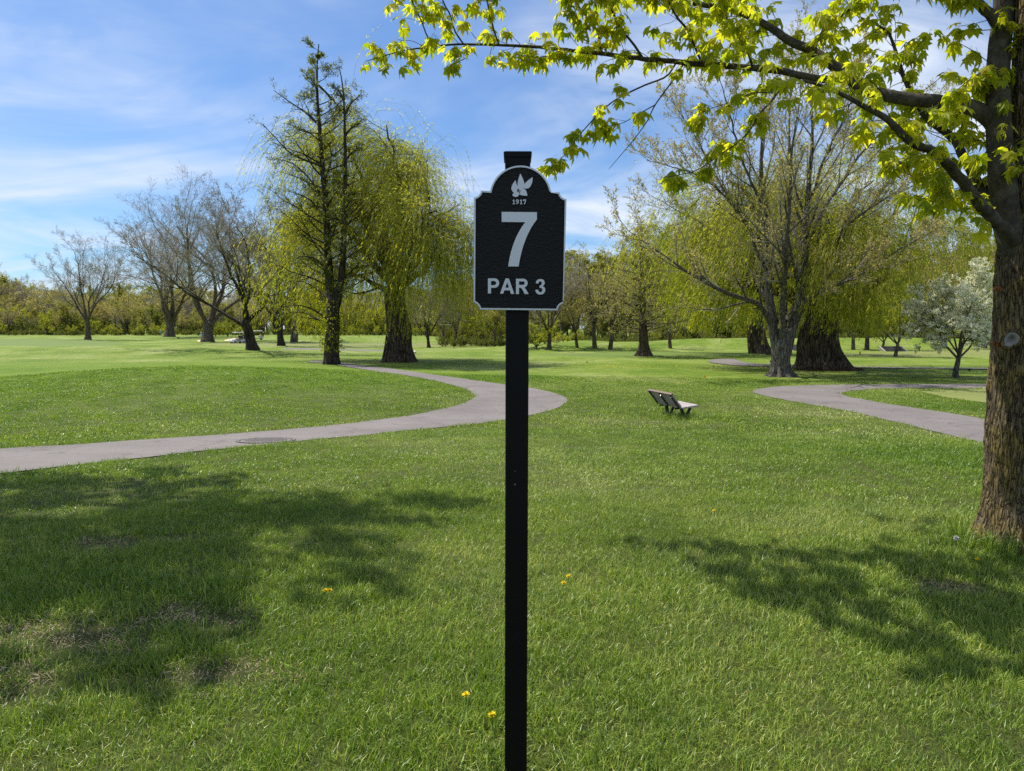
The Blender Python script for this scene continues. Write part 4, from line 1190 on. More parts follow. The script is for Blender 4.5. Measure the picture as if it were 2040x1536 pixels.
def joined_proto(kind):
    """One mesh of a wood tree (trunk, twigs and leaves with their materials) for the far wood."""
    leafy_tree(kind, None, None, None, 10, 0)
    bm = bmesh.new()
    me = bpy.data.meshes.new('wood_tree')
    mats = []
    for i, (nm, m2) in enumerate(PROTO[kind]):
        n0 = len(bm.faces)
        bm.from_mesh(m2)
        bm.faces.ensure_lookup_table()
        for f in bm.faces[n0:]: f.material_index = i
        mats.append(m2.materials[0])
    bm.to_mesh(me); bm.free()
    for m2 in mats: me.materials.append(m2)
    return me

def woodland():
    rng = np.random.default_rng(90)
    G = 'trees at the edge of the wood'
    spec = [('olive', 1700, 697, 545, 'olive-leaved tree with grey trunk just right of the massive willow trunk'),
            ('olive', 1727, 697, 520, 'slim olive-leaved tree, second trunk right of the massive willow'),
            ('yellow', 1783, 711, 560, 'yellow-leaved tree with a thick bare lower trunk left of the blossom tree'),
            ('yellow', 1757, 698, 600, 'low yellow-green tree behind the pale-railed ramp'),
            ('tan', 1880, 694, 470, 'tall tan budding tree rising behind the blossom tree'),
            ('tan', 1960, 694, 480, 'tan budding tree next to the maple trunk far behind the green'),
            ('yellow', 944, 687, 622, 'small bright yellow sapling left of the sign post'),
            ('bare', 1185, 694, 505, 'bare grey tree between the sign and the conical conifer'),
            ('tan', 1150, 693, 560, 'tan budding tree right of the sign, in front of the wood'),
            ('tan', 1215, 696, 520, 'tan budding tree just left of the conical conifer'),
            ('bare', 1335, 694, 540, 'bare tree just right of the conical conifer'),
            ('olive', 985, 690, 575, 'olive-leaved tree left of and behind the sign'),
            ('bare', 905, 690, 560, 'bare tree right of the small pruned tree'),
            ('olive', 560, 682, 470, 'olive-leaved tree behind the dark forked bare tree'),
            ('bare', 585, 682, 400, 'tall bare tree between the forked bare tree and the tall dark tree')]
    for i, (k, px, py, top, lab) in enumerate(spec):
        b, h = px_h(px, py, top)
        leafy_tree(k, {'olive': 'leafy_tree', 'yellow': 'leafy_tree', 'tan': 'budding_tree', 'bare': 'bare_tree'}[k], lab, b, h, rng.random() * 6, G)
    sh = [(237, 664, 635, 'bright yellow-green shrub at the wood edge behind the lone bare tree'), (68, 664, 642, 'yellow-green shrub at the foot of the wood, far left'),
          (455, 671, 640, 'rounded yellow-green shrub beyond the golf cart'), (430, 671, 648, 'smaller yellow-green shrub left of the rounded shrub near the cart'), (1070, 694, 640, 'yellow-green shrub low behind the right edge of the sign post')]
    for px, py, top, lab in sh:
        b, h = px_h(px, py, top)
        leafy_tree('shrub', 'shrub', lab, b, h * 1.1, rng.random() * 6, 'shrubs at the wood edge', 1.3)
    # the wood itself
    kinds = ['under', 'olive', 'tan', 'bare', 'yellow']
    meshes = [joined_proto(k) for k in kinds]
    pos, rz, sc, pk = [], [], [], []
    def row(x0, x1, n, Y0, Y1, htop, hs, weights):
        for i in range(n):
            px = rng.uniform(x0, x1); Y = rng.uniform(Y0, Y1)
            X = (px - CX) / F * Y
            z = float(zg(X, Y))
            h0 = (EYE - z) + (655 - np.interp(px, htop[0], htop[1])) / F * Y
            k = rng.choice(5, p=np.array(weights) / sum(weights))
            h = max(2.0, h0 * rng.uniform(.45, 1.15)) * (0.5 if k == 0 else 1.0)
            pos.append((X, Y, z - .1)); rz.append(rng.random() * 6.28); sc.append(h / 10 * hs); pk.append(k)
    L = ([-300, 0, 100, 300, 520, 700, 1000], [545, 555, 575, 570, 572, 570, 560])
    row(-250, 1010, 210, 205, 275, L, 1.0, [2, 1.8, 3.4, 5.5, .9])
    row(-250, 1010, 230, 188, 212, ([-300, 1000], [600, 600]), 1.0, [4, 1.6, 1.6, 2.6, 1.0])
    row(-250, 1010, 130, 280, 345, L, 1.0, [3, 3, 3, 2, 1])
    row(-250, 1010, 300, 180, 192, ([-300, 1000], [645, 645]), 1.0, [6, 0, 0, 0, 1])
    row(-250, 1010, 170, 345, 420, ([-300, 1000], [628, 628]), 1.0, [6, 2, 1, 1, 1])
    Rr = ([1000, 1150, 1300, 1500, 1800, 2050, 2400], [545, 505, 510, 500, 500, 470, 480])
    row(880, 1400, 90, 108, 175, Rr, 1.0, [.6, 1.0, 3.0, 4.2, .5])
    row(1400, 2350, 110, 108, 170, Rr, 1.0, [2, 3.2, 3.4, 2.4, .9])
    row(880, 2350, 150, 100, 118, ([900, 2350], [622, 622]), 1.0, [6, 2, .5, .6, .5])
    row(880, 2350, 240, 94, 101, ([900, 2350], [652, 652]), 1.0, [6, 0, 0, 0, .5])
    row(880, 2350, 110, 175, 230, Rr, 1.0, [3, 3, 3, 2, 1])
    row(-700, -250, 60, 160, 230, ([-900, -250], [560, 560]), 1.0, [2, 3, 3, 3, 1])
    scatter('distant_woodland', 'mixed wood of bare and budding trees closing the view', meshes, np.array(pos), np.array(rz), np.array(sc), np.array(pk))['category'] = 'woodland'

# ------------------------------------------------------------------ the big maple on the right
def maple_leaf_mesh(seed, curl, fold):
    rng = np.random.default_rng(seed)
    half = [(90, 1.0), (80, .76), (70, .60), (60, .66), (44, 1.0), (34, .74), (21, .55), (6, .66), (-7, .80), (-22, .55), (-45, .42), (-70, .26)]
    pts = []
    for a, r in half: pts.append((a, r * rng.uniform(.94, 1.06)))
    for a, r in reversed(half[1:]): pts.append((180 - a, r * rng.uniform(.94, 1.06)))
    a = np.radians([p[0] for p in pts]); r = np.array([p[1] for p in pts]) * .55
    x, y = np.cos(a) * r, np.sin(a) * r + .06
    # lobes fold up along their veins, tips curl down
    rr = np.hypot(x, y)
    z = -curl * rr ** 2 * 1.5 + fold * (np.cos(5 * (a - math.pi / 2)) * -.05) * rr + rng.normal(0, .008, len(x))
    V = np.vstack([[(0, .04, .02)], np.stack([x, y, z], -1)])
    n = len(x)
    mb = MB()
    mb.add(V, None, [(0, 1 + i, 1 + (i + 1) % n) for i in range(n)], 0.5)
    # stalk
    S = np.array([[(0, .02, .01), (0, -.22, .05), (0, -.42, .12)]])
    mb.tubes(S, np.array([[.008, .007, .007]]), 3, 0.9)
    return mb

def frame_from(axis, nor):
    axis = nrm(axis); side = nrm(np.cross(axis, nor)); n2 = np.cross(side, axis)
    return side, axis, n2

MAPLE_Y = 5.35
def big_maple():
    base = at(2056, 1100, MAPLE_Y); base[2] = zg(base[0], base[1])
    o = thing('maple_tree', 'large maple with fissured trunk at the right edge, branches overhanging the lawn', 'tree', base)
    rng = np.random.default_rng(131)
    TRUNKS.append((base[0], base[1], .36))
    def tr(pts, n, r0, r1):
        P = np.array([at(p[0], p[1], p[2]) - base for p in pts])
        return resample(P, n), np.linspace(r0, r1, n)
    D = MAPLE_Y
    # trunk
    mb = MB()
    P = np.array([(at(x, y, D) - base) for x, y in ((2056, 1105), (2054, 1000), (2052, 880), (2050, 760), (2052, 640), (2052, 540), (2056, 440), (2062, 300), (2066, 100), (2070, -150), (2074, -500))])
    R = np.array([.335, .305, .29, .262, .235, .222, .19, .165, .15, .135, .10])
    bark_trunk(mb, P[:10], R[:10], 150, 330, .12, 16, 4.0, .55, .18, 5, 12, .07)
    trunk = mb.build('trunk', M['bark_maple'], o, True)
    # knots and the pruning scar
    mb = MB()
    c = at(2015, 676, D - .198) - base
    k = 28; th = np.arange(k) / k * 6.283
    side = np.array((.87, -.49, 0)); nor = np.array((-.49, -.87, .0))
    vv = []
    for r, h in ((.058, -.03), (.058, .006), (.050, .012), (.036, .006), (.020, -.012), (.010, -.03)):
        w = 1 + .14 * np.sin(2 * th + .6) + .07 * np.sin(3 * th + 2) + .04 * np.sin(7 * th)
        vv.append(c + side * (np.cos(th) * r * w)[:, None] * .8 + np.array((0, 0, 1)) * (np.sin(th) * r * w)[:, None] + nor * h)
    q = []
    for s in range(5):
        for i in range(k): q.append((s * k + i, s * k + (i + 1) % k, (s + 1) * k + (i + 1) % k, (s + 1) * k + i))
    mb.add(np.vstack(vv + [vv[-1].mean(0, keepdims=True)]), q, [(5 * k + i, 5 * k + (i + 1) % k, 6 * k) for i in range(k)])
    mb.build('pruning_scar', M['scar'], trunk, True)
    mb = MB(); vv = []                                   # healed bark rolled round the cut
    for pr in np.arange(8) / 8 * 6.283:
        r = .066 + .016 * math.cos(pr); h = -.004 + .020 * math.sin(pr); w = 1 + .14 * np.sin(2 * th + .6) + .07 * np.sin(3 * th + 2)
        vv.append(c + side * (np.cos(th) * r * w)[:, None] * .8 + np.array((0, 0, 1)) * (np.sin(th) * r * w)[:, None] + nor * h)
    mb.add(np.vstack(vv), [(s_ * k + i, s_ * k + (i + 1) % k, ((s_ + 1) % 8) * k + (i + 1) % k, ((s_ + 1) % 8) * k + i) for s_ in range(8) for i in range(k)])
    mb.build('scar_lip', M['bark_maple'], trunk, True)
    limbs = {}
    def limb(name, pts, n, r0, r1, k=9, wig=.012):
        P, R = tr(pts, n, r0, r1)
        P[1:-1] += np.cumsum(rng.normal(0, wig * .35, P[1:-1].shape), axis=0) * np.linspace(1, 0, len(P) - 2)[:, None]
        limbs[name] = (P, R); return P, R
    # main boughs traced from the photograph, running back from the trunk
    limb('leader', [(2040, 540, D - .02), (2014, 455, D - .05), (1997, 350, D - .05), (1988, 245, D), (1986, 130, D + .05), (1996, 30, D + .1), (2004, -120, D + .1), (2010, -400, D + .2)], 40, .105, .045)
    limb('b1', [(1990, 262, D), (1935, 214, D + .08), (1840, 200, D + .2), (1755, 184, D + .3), (1700, 157, D + .4), (1650, 118, D + .5), (1615, 95, D + .6), (1573, 79, D + .7), (1535, 52, D + .8), (1488, 27, D + .9), (1440, 12, D + .95), (1388, 5, D + 1.0), (1320, -12, D + 1.05), (1240, -30, D + 1.1)], 60, .060, .010)
    limb('b2', [(1700, 158, D + .4), (1640, 159, D + .45), (1590, 154, D + .5), (1540, 143, D + .55), (1490, 136, D + .62), (1420, 131, D + .7), (1360, 127, D + .78), (1260, 117, D + .9), (1195, 108, D + .98), (1106, 98, D + 1.08), (996, 91, D + 1.2), (914, 89, D + 1.28), (845, 96, D + 1.35), (800, 102, D + 1.38), (729, 122, D + 1.42)], 70, .030, .0035)
    limb('b3', [(2020, 480, D - .1), (1965, 425, D - .2), (1922, 372, D - .25), (1890, 336, D - .28), (1855, 303, D - .3), (1828, 294, D - .3), (1800, 274, D - .32), (1770, 241, D - .34), (1725, 215, D - .36), (1680, 190, D - .4), (1640, 172, D - .42), (1600, 160, D - .45)], 48, .050, .008)
    limb('b4', [(1995, 430, D + .05), (1950, 362, D + .2), (1923, 309, D + .3), (1903, 274, D + .4), (1855, 237, D + .5), (1827, 202, D + .6), (1800, 150, D + .7), (1780, 90, D + .8), (1765, 60, D + .85), (1715, 35, D + .9)], 40, .045, .006)
    limb('b5', [(1990, 50, D + .05), (1965, 20, D + .05), (1937, -5, D + .05), (1880, -60, D + .1)], 16, .04, .02)
    limb('b6', [(1618, 92, D + .6), (1650, 55, D + .65), (1690, 20, D + .7), (1712, -5, D + .7), (1740, -60, D + .7)], 16, .016, .006)
    sub = {}
    def twig(name, pts, n, r0, r1): sub[name] = tr(pts, n, r0, r1)
    e = .78
    twig('t1', [(1345, 128, D + e), (1326, 153, D + e - .05), (1277, 173, D + e - .1), (1216, 206, D + e - .1), (1161, 261, D + e - .1), (1120, 314, D + e - .12), (1100, 326, D + e - .12)], 24, .009, .003)
    twig('t2', [(1360, 130, D + e), (1339, 162, D + e), (1305, 209, D + e), (1290, 240, D + e), (1265, 275, D + e), (1240, 305, D + e), (1213, 337, D + e)], 24, .008, .002)
    twig('t3', [(1305, 209, D + e), (1270, 228, D + e - .02), (1240, 245, D + e - .02), (1205, 252, D + e)], 12, .005, .002)
    twig('t4', [(1595, 155, D + .5), (1552, 180, D + .4), (1540, 198, D + .38), (1512, 228, D + .35), (1492, 262, D + .32), (1465, 288, D + .3), (1438, 305, D + .3), (1390, 338, D + .3), (1345, 350, D + .3)], 26, .011, .003)
    twig('t5', [(1540, 185, D + .4), (1500, 185, D + .35), (1465, 200, D + .3), (1420, 215, D + .3), (1395, 225, D + .3)], 14, .006, .002)
    twig('t6', [(945, 90, D + 1.25), (935, 105, D + 1.2), (925, 118, D + 1.15), (905, 125, D + 1.15)], 8, .004, .002)
    twig('t7', [(862, 90, D + 1.33), (850, 70, D + 1.3), (838, 38, D + 1.2), (821, 2, D + 1.1), (800, -90, D + .7), (790, -170, D + .4)], 22, .007, .003)
    twig('t8', [(924, 89, D + 1.27), (905, 60, D + 1.2), (897, 30, D + 1.1), (880, -5, D + .95), (850, -120, D + .5), (835, -220, D + .1)], 24, .008, .003)
    twig('t9', [(995, 91, D + 1.2), (985, 65, D + 1.15), (979, 40, D + 1.1), (970, 0, D + .95), (950, -110, D + .5), (935, -230, D + .0), (925, -350, D - .4)], 30, .009, .003)
    twig('t10', [(1200, 108, D + .98), (1190, 65, D + .9), (1175, 40, D + .8), (1145, 0, D + .7), (1110, -100, D + .35), (1080, -230, D - .15), (1060, -360, D - .6)], 32, .011, .003)
    twig('t11', [(1282, 118, D + .88), (1260, 85, D + .8), (1235, 55, D + .75), (1212, 0, D + .6), (1180, -110, D + .25), (1150, -250, D - .3), (1130, -380, D - .75)], 32, .011, .003)
    twig('t12', [(1105, 99, D + 1.08), (1090, 112, D + 1.0), (1060, 113, D + .95), (1030, 108, D + .9)], 10, .005, .002)
    twig('t13', [(1400, 130, D + .72), (1385, 95, D + .6), (1370, 60, D + .5), (1340, 20, D + .4), (1300, -90, D + .05), (1270, -220, D - .4), (1250, -360, D - .85)], 32, .011, .003)
    twig('t14', [(1500, 137, D + .6), (1490, 105, D + .45), (1470, 70, D + .35), (1450, 40, D + .25), (1420, -60, D - .05), (1390, -180, D - .45)], 26, .011, .003)
    twig('t15', [(1880, 330, D - .28), (1850, 345, D - .35), (1810, 350, D - .4), (1790, 315, D - .4), (1775, 325, D - .42)], 10, .004, .002)
    twig('t16', [(1985, 130, D + .02), (1930, 160, D - .1), (1900, 190, D - .15), (1890, 230, D - .2)], 12, .006, .002)
    twig('t17', [(1925, 375, D - .25), (1880, 385, D - .3), (1850, 395, D - .3), (1835, 395, D - .3)], 10, .005, .002)
    branch = MB()
    for P, R in limbs.values(): branch.tubes(P, R, 10)
    for P, R in sub.values(): branch.tubes(P, R, 5)
    # a rough knot where the leader and low bough leave the trunk
    tips, tdir, twb = [], [], MB()
    def shoots(P, R, cnt, lo, hi, t0, t1, r=.003, upw=.25, bare=.0):
        p, d, rr, t, L = spawn(rng, P[None], R[None], cnt, t0, t1, .95, .3)
        d = nrm(d + np.array([-.15, 0, upw]))
        ln = rng.uniform(lo, hi, len(p))
        S = extend(rng, p, d, ln, 5, .13, (0, 0, 1), -.03)
        twb.tubes(S, taper(np.full(len(p), r), 5, .6), 4)
        tips.append(S[:, -1]); tdir.append(nrm(S[:, -1] - S[:, -2]))
        mid = rng.random(len(p)) < .45
        tips.append(S[mid, 3]); tdir.append(nrm(S[mid, 3] - S[mid, 2]))
    def end(P):
        tips.append(P[-1:]); tdir.append(nrm(P[-1:] - P[-2:-1]))
    shoots(*limbs['b2'], 50, .08, .34, .12, .98, .003, .36)
    shoots(*limbs['b1'], 54, .12, .45, .25, .98, .0035, .30)
    shoots(*limbs['b3'], 36, .12, .40, .12, 1.0, .0035, .10)
    shoots(*limbs['b4'], 48, .12, .45, .10, 1.0, .0035, .10)
    shoots(*limbs['b6'], 14, .1, .3, .1, 1.0)
    shoots(*limbs['leader'], 24, .15, .5, .15, .62, .004, .1)
    shoots(*limbs['b5'], 10, .1, .4, .1, 1)
    for nme, cnt in (('t1', 10), ('t3', 5), ('t4', 13), ('t5', 7), ('t6', 3), ('t7', 16), ('t8', 22), ('t9', 36), ('t10', 44), ('t11', 44), ('t12', 6), ('t13', 42), ('t14', 32), ('t15', 3), ('t16', 9), ('t17', 5)):
        shoots(*sub[nme], cnt, .03, .34 if cnt > 15 else .13, .35 if nme in ('t1', 't4') else .1, 1.0, .002, .1)
        end(sub[nme][0])
    end(limbs['b2'][0])
    branch.build('branch', M['bark_branch'], o, True)
    # crown above and beside the picture: limbs, twigs, leaves
    up = MB()
    az = np.array([1.2, .6, 2.35, 2.1, 4.9, 5.4, .2, 1.0, 1.6]); nl = len(az)
    z0 = np.array([5.0, 5.1, 5.5, 5.4, 4.1, 3.9, 4.2, 4.5, 4.9])
    inc = np.array([.9, 1.0, 1.33, 1.2, 1.1, 1.1, 1.1, 1.0, .6])
    d = np.stack([np.cos(az) * np.sin(inc), np.sin(az) * np.sin(inc), np.cos(inc)], -1)
    p0 = np.stack([np.full(nl, .15), np.zeros(nl), z0], -1)
    UP = extend(rng, p0, d, np.array([3.4, 3.2, 5.4, 4.2, 3.0, 3.0, 3.0, 3.0, 3.2]), 12, .08, (0, 0, 1), .02)
    UR = taper(np.full(nl, .06), 12, .15)
    up.tubes(UP, UR, 7)
    lv = [dict(n=9, t0=.25, ang=.8, len=.30, fall=.3, rf=.5, seg=6, wander=.12, tw=.02, k=4, thick=True, rmin=.006),
          dict(n=5, t0=.2, ang=.8, len=.5, fall=.3, rf=.5, seg=5, wander=.12, tw=.03, k=3, thick=True, rmin=.003)]
    lev = twigs(rng, up, up, UP, UR, lv)
    up.build('upper_branch', M['bark_branch'], o, True)
    q = lev[-1][0]
    out_tips, out_dir = q[:, -1], nrm(q[:, -1] - q[:, -2])
    mid = q[::1, 3]; out_tips = np.concatenate([out_tips, mid]); out_dir = np.concatenate([out_dir, nrm(q[:, 3] - q[:, 2])])
    twb.build('twigs', M['bark_branch'], o)['kind'] = 'stuff'
    # leaves: bunches of drooping young leaves at the shoot tips
    T_ = np.concatenate(tips); Dn = np.concatenate(tdir)
    def leaves_at(T_, Dn, lo, hi, smin, smax):
        rows = []
        for p, d in zip(T_, Dn):
            n = rng.integers(lo, hi + 1); a0 = rng.random() * 6.28
            for j in range(n):
                a = a0 + j * 2.4 + rng.normal(0, .3)
                e = rng.uniform(-1.05, -.05)
                ax = np.array((math.cos(a) * math.cos(e), math.sin(a) * math.cos(e), math.sin(e)))
                s = rng.uniform(smin, smax)
                nor = nrm(np.array((rng.normal(0, .35), rng.normal(0, .35), 1.0)) + .3 * np.array((math.cos(a), math.sin(a), 0)))
                rows.append((p + ax * s * .36 + rng.normal(0, .012, 3), ax, nor, s))
        return rows
    rows = leaves_at(T_, Dn, 4, 6, .06, .15)
    # a few red-tinged shoots low on the trunk
    variants = [maple_leaf_mesh(200 + k, c, f) for k, (c, f) in enumerate(((.55, 1.0), (.9, 1.2), (.35, .8), (.75, 1.5), (1.15, 1.0)))]
    vmesh = []
    for k, mbv in enumerate(variants):
        row_ = []
        for tnt in (.12, .38, .62, .9):
            mbv.a = [np.full(len(a), tnt) for a in mbv.a]
            row_.append(mbv.build('leaf', M['leaf_maple'], mesh_only=True))
        vmesh.append(row_)
    def proj(p):
        w = p + base - np.array((0, 0, EYE)); zf = w @ FWD
        return CX + F * (w @ RGT) / zf, CY - F * (w @ UPV) / zf, zf
    scored = []
    for i, (p, ax, nor, s) in enumerate(rows):
        x, y, zf = proj(p)
        vis = (-10 < x < 2010) and (-10 < y < 1536)
        scored.append((-(s / zf) if vis else 1.0, i))
        if y < -25: rows[i] = (p, ax, nor, s * 1.4)      # unseen leaves above the view, enlarged to thicken the shadow on the lawn
    scored.sort()
    single = set(i for sc_, i in scored[:300] if sc_ < 0)
    fol = MB()
    bv = [(np.concatenate(m.v), np.concatenate(m.q), np.concatenate(m.t)) for m in variants]
    def put(p, ax, nor, s, tint):
        k = rng.integers(0, 5)
        sd_, a2, n2 = frame_from(ax, nor)
        Rm = np.stack([sd_, a2, n2], 1)
        v, qd, tri = bv[k]
        fol.add((v * s) @ Rm.T + p, qd, tri, tint)
    for i, (p, ax, nor, s) in enumerate(rows):
        tint = float(np.clip(rng.normal(.5, .27), 0, 1))
        if i in single:
            sd_, a2, n2 = frame_from(ax, nor)
            lf = link('leaf', vmesh[rng.integers(0, 5)][min(3, int(tint * 4))], o)
            mw = Matrix(((sd_[0] * s, a2[0] * s, n2[0] * s, p[0]), (sd_[1] * s, a2[1] * s, n2[1] * s, p[1]), (sd_[2] * s, a2[2] * s, n2[2] * s, p[2]), (0, 0, 0, 1)))
            lf.matrix_local = mw
        else:
            put(p, ax, nor, s, tint)
    for p, ax, nor, s in leaves_at(out_tips, out_dir, 3, 5, .11, .19):
        put(p, ax, nor, s, float(np.clip(rng.normal(.45, .25), 0, 1)))
    fol.build('foliage', M['leaf_maple'], o)['kind'] = 'stuff'
    red = MB()
    for cx_, cy_, n in ((1986, 680, 6), (1993, 570, 3)):
        c = at(cx_, cy_, D - .12) - base
        for j in range(n):
            a = rng.uniform(2.2, 4.8); e = rng.uniform(-1.0, .2)
            ax = np.array((math.cos(a) * math.cos(e), math.sin(a) * math.cos(e), math.sin(e)))
            sd_, a2, n2 = frame_from(ax, np.array((0, -.4, 1.0)))
            v, qd, tri = bv[j % 5]; s = rng.uniform(.05, .085)
            red.add((v * s) @ np.stack([sd_, a2, n2], 1).T + c + ax * s * .3, qd, tri, rng.random())
    red.build('trunk_shoot', M['leaf_red'], o, False, 'stuff')
    # long grass left by the mower round the foot
    return base

def shade_maple():
    """The maple just outside the picture on the left; its crown shades the left foreground."""
    rng = np.random.default_rng(77)
    b = np.array((-8.5, 8.5, 0.0)); b[2] = zg(b[0], b[1])
    o = thing('maple_tree', 'leafy maple standing outside the left edge, shading the left foreground', 'tree', b)
    tr, fo = MB(), MB()
    bark_trunk(tr, [(0, 0, 0), (.05, 0, 1.8), (0, .05, 4.0), (.1, 0, 6.2), (.1, .1, 8.5)], [.3, .26, .24, .2, .1], 24, 40, .08, 8, 2, .5, .2, 5, 2)
    nl = 13
    az = np.arange(nl) * 2.4 + .3; z0 = np.linspace(5.6, 8.4, nl)
    inc = np.linspace(1.2, .5, nl)
    d = np.stack([np.cos(az) * np.sin(inc), np.sin(az) * np.sin(inc), np.cos(inc)], -1)
    P = extend(rng, np.stack([0 * z0, 0 * z0, z0], -1), d, np.linspace(4.2, 3.0, nl), 12, .08, (0, 0, 1), .04)
    R = taper(np.full(nl, .08), 12, .12); tr.tubes(P, R, 7)
    lv = [dict(n=9, t0=.25, ang=.8, len=.40, fall=.4, rf=.5, seg=6, wander=.12, tw=.02, k=4, thick=True, rmin=.008),
          dict(n=6, t0=.2, ang=.8, len=.5, fall=.3, rf=.5, seg=4, wander=.12, tw=.02, k=3, thick=True, rmin=.004)]
    lev = twigs(rng, tr, tr, P, R, lv)
    p, T = along(rng, lev[-1][0], 14, .2, 1.0)
    p = p + rng.normal(0, .1, p.shape)
    fo.cards(p, nrm(T + rng.normal(0, .7, p.shape) + np.array((0, 0, -.5))), rng.normal(size=p.shape), rng.uniform(.12, .2, len(p)), rng.uniform(.12, .2, len(p)), rng.random(len(p)))
    tr.build('trunk', M['bark_maple'], o, True)
    fo.build('foliage', M['leaf_maple'], o)['kind'] = 'stuff'

# ------------------------------------------------------------------ the sign
def curve_mesh(name, loops, depth, mat, parent, y0):
    """Flat letter shapes (outline + holes), raised towards the viewer (-Y). loops in (x, z)."""
    cu = bpy.data.curves.new(name, 'CURVE'); cu.dimensions = '2D'; cu.fill_mode = 'BOTH'; cu.extrude = depth / 2; cu.bevel_depth = 0.0
    for lp in loops:
        s = cu.splines.new('POLY'); s.points.add(len(lp) - 1)
        for p, (x, z) in zip(s.points, lp): p.co = (x, z, 0, 1)
        s.use_cyclic_u = True
    tmp = bpy.data.objects.new('tmp', cu); COL.objects.link(tmp)
    dg = bpy.context.evaluated_depsgraph_get()
    me = bpy.data.meshes.new_from_object(tmp.evaluated_get(dg))
    bpy.data.objects.remove(tmp)
    me.name = name
    Rm = Matrix(((1, 0, 0, 0), (0, 0, -1, y0 - depth / 2), (0, 1, 0, 0), (0, 0, 0, 1)))
    me.transform(Rm)
    me.materials.clear(); me.materials.append(mat)
    me.polygons.foreach_set('use_smooth', np.zeros(len(me.polygons), bool))
    return link(name, me, parent)

def arc(cx, cy, r, a0, a1, n, ry=None):
    a = np.radians(np.linspace(a0, a1, n)); ry = r if ry is None else ry
    return [(cx + r * math.cos(t), cy + ry * math.sin(t)) for t in a]

def bez(p0, p1, p2, n=8):
    t = np.linspace(0, 1, n)[:, None]; p0, p1, p2 = map(np.array, (p0, p1, p2))
    return [tuple(v) for v in (1 - t) ** 2 * p0 + 2 * t * (1 - t) * p1 + t * t * p2]

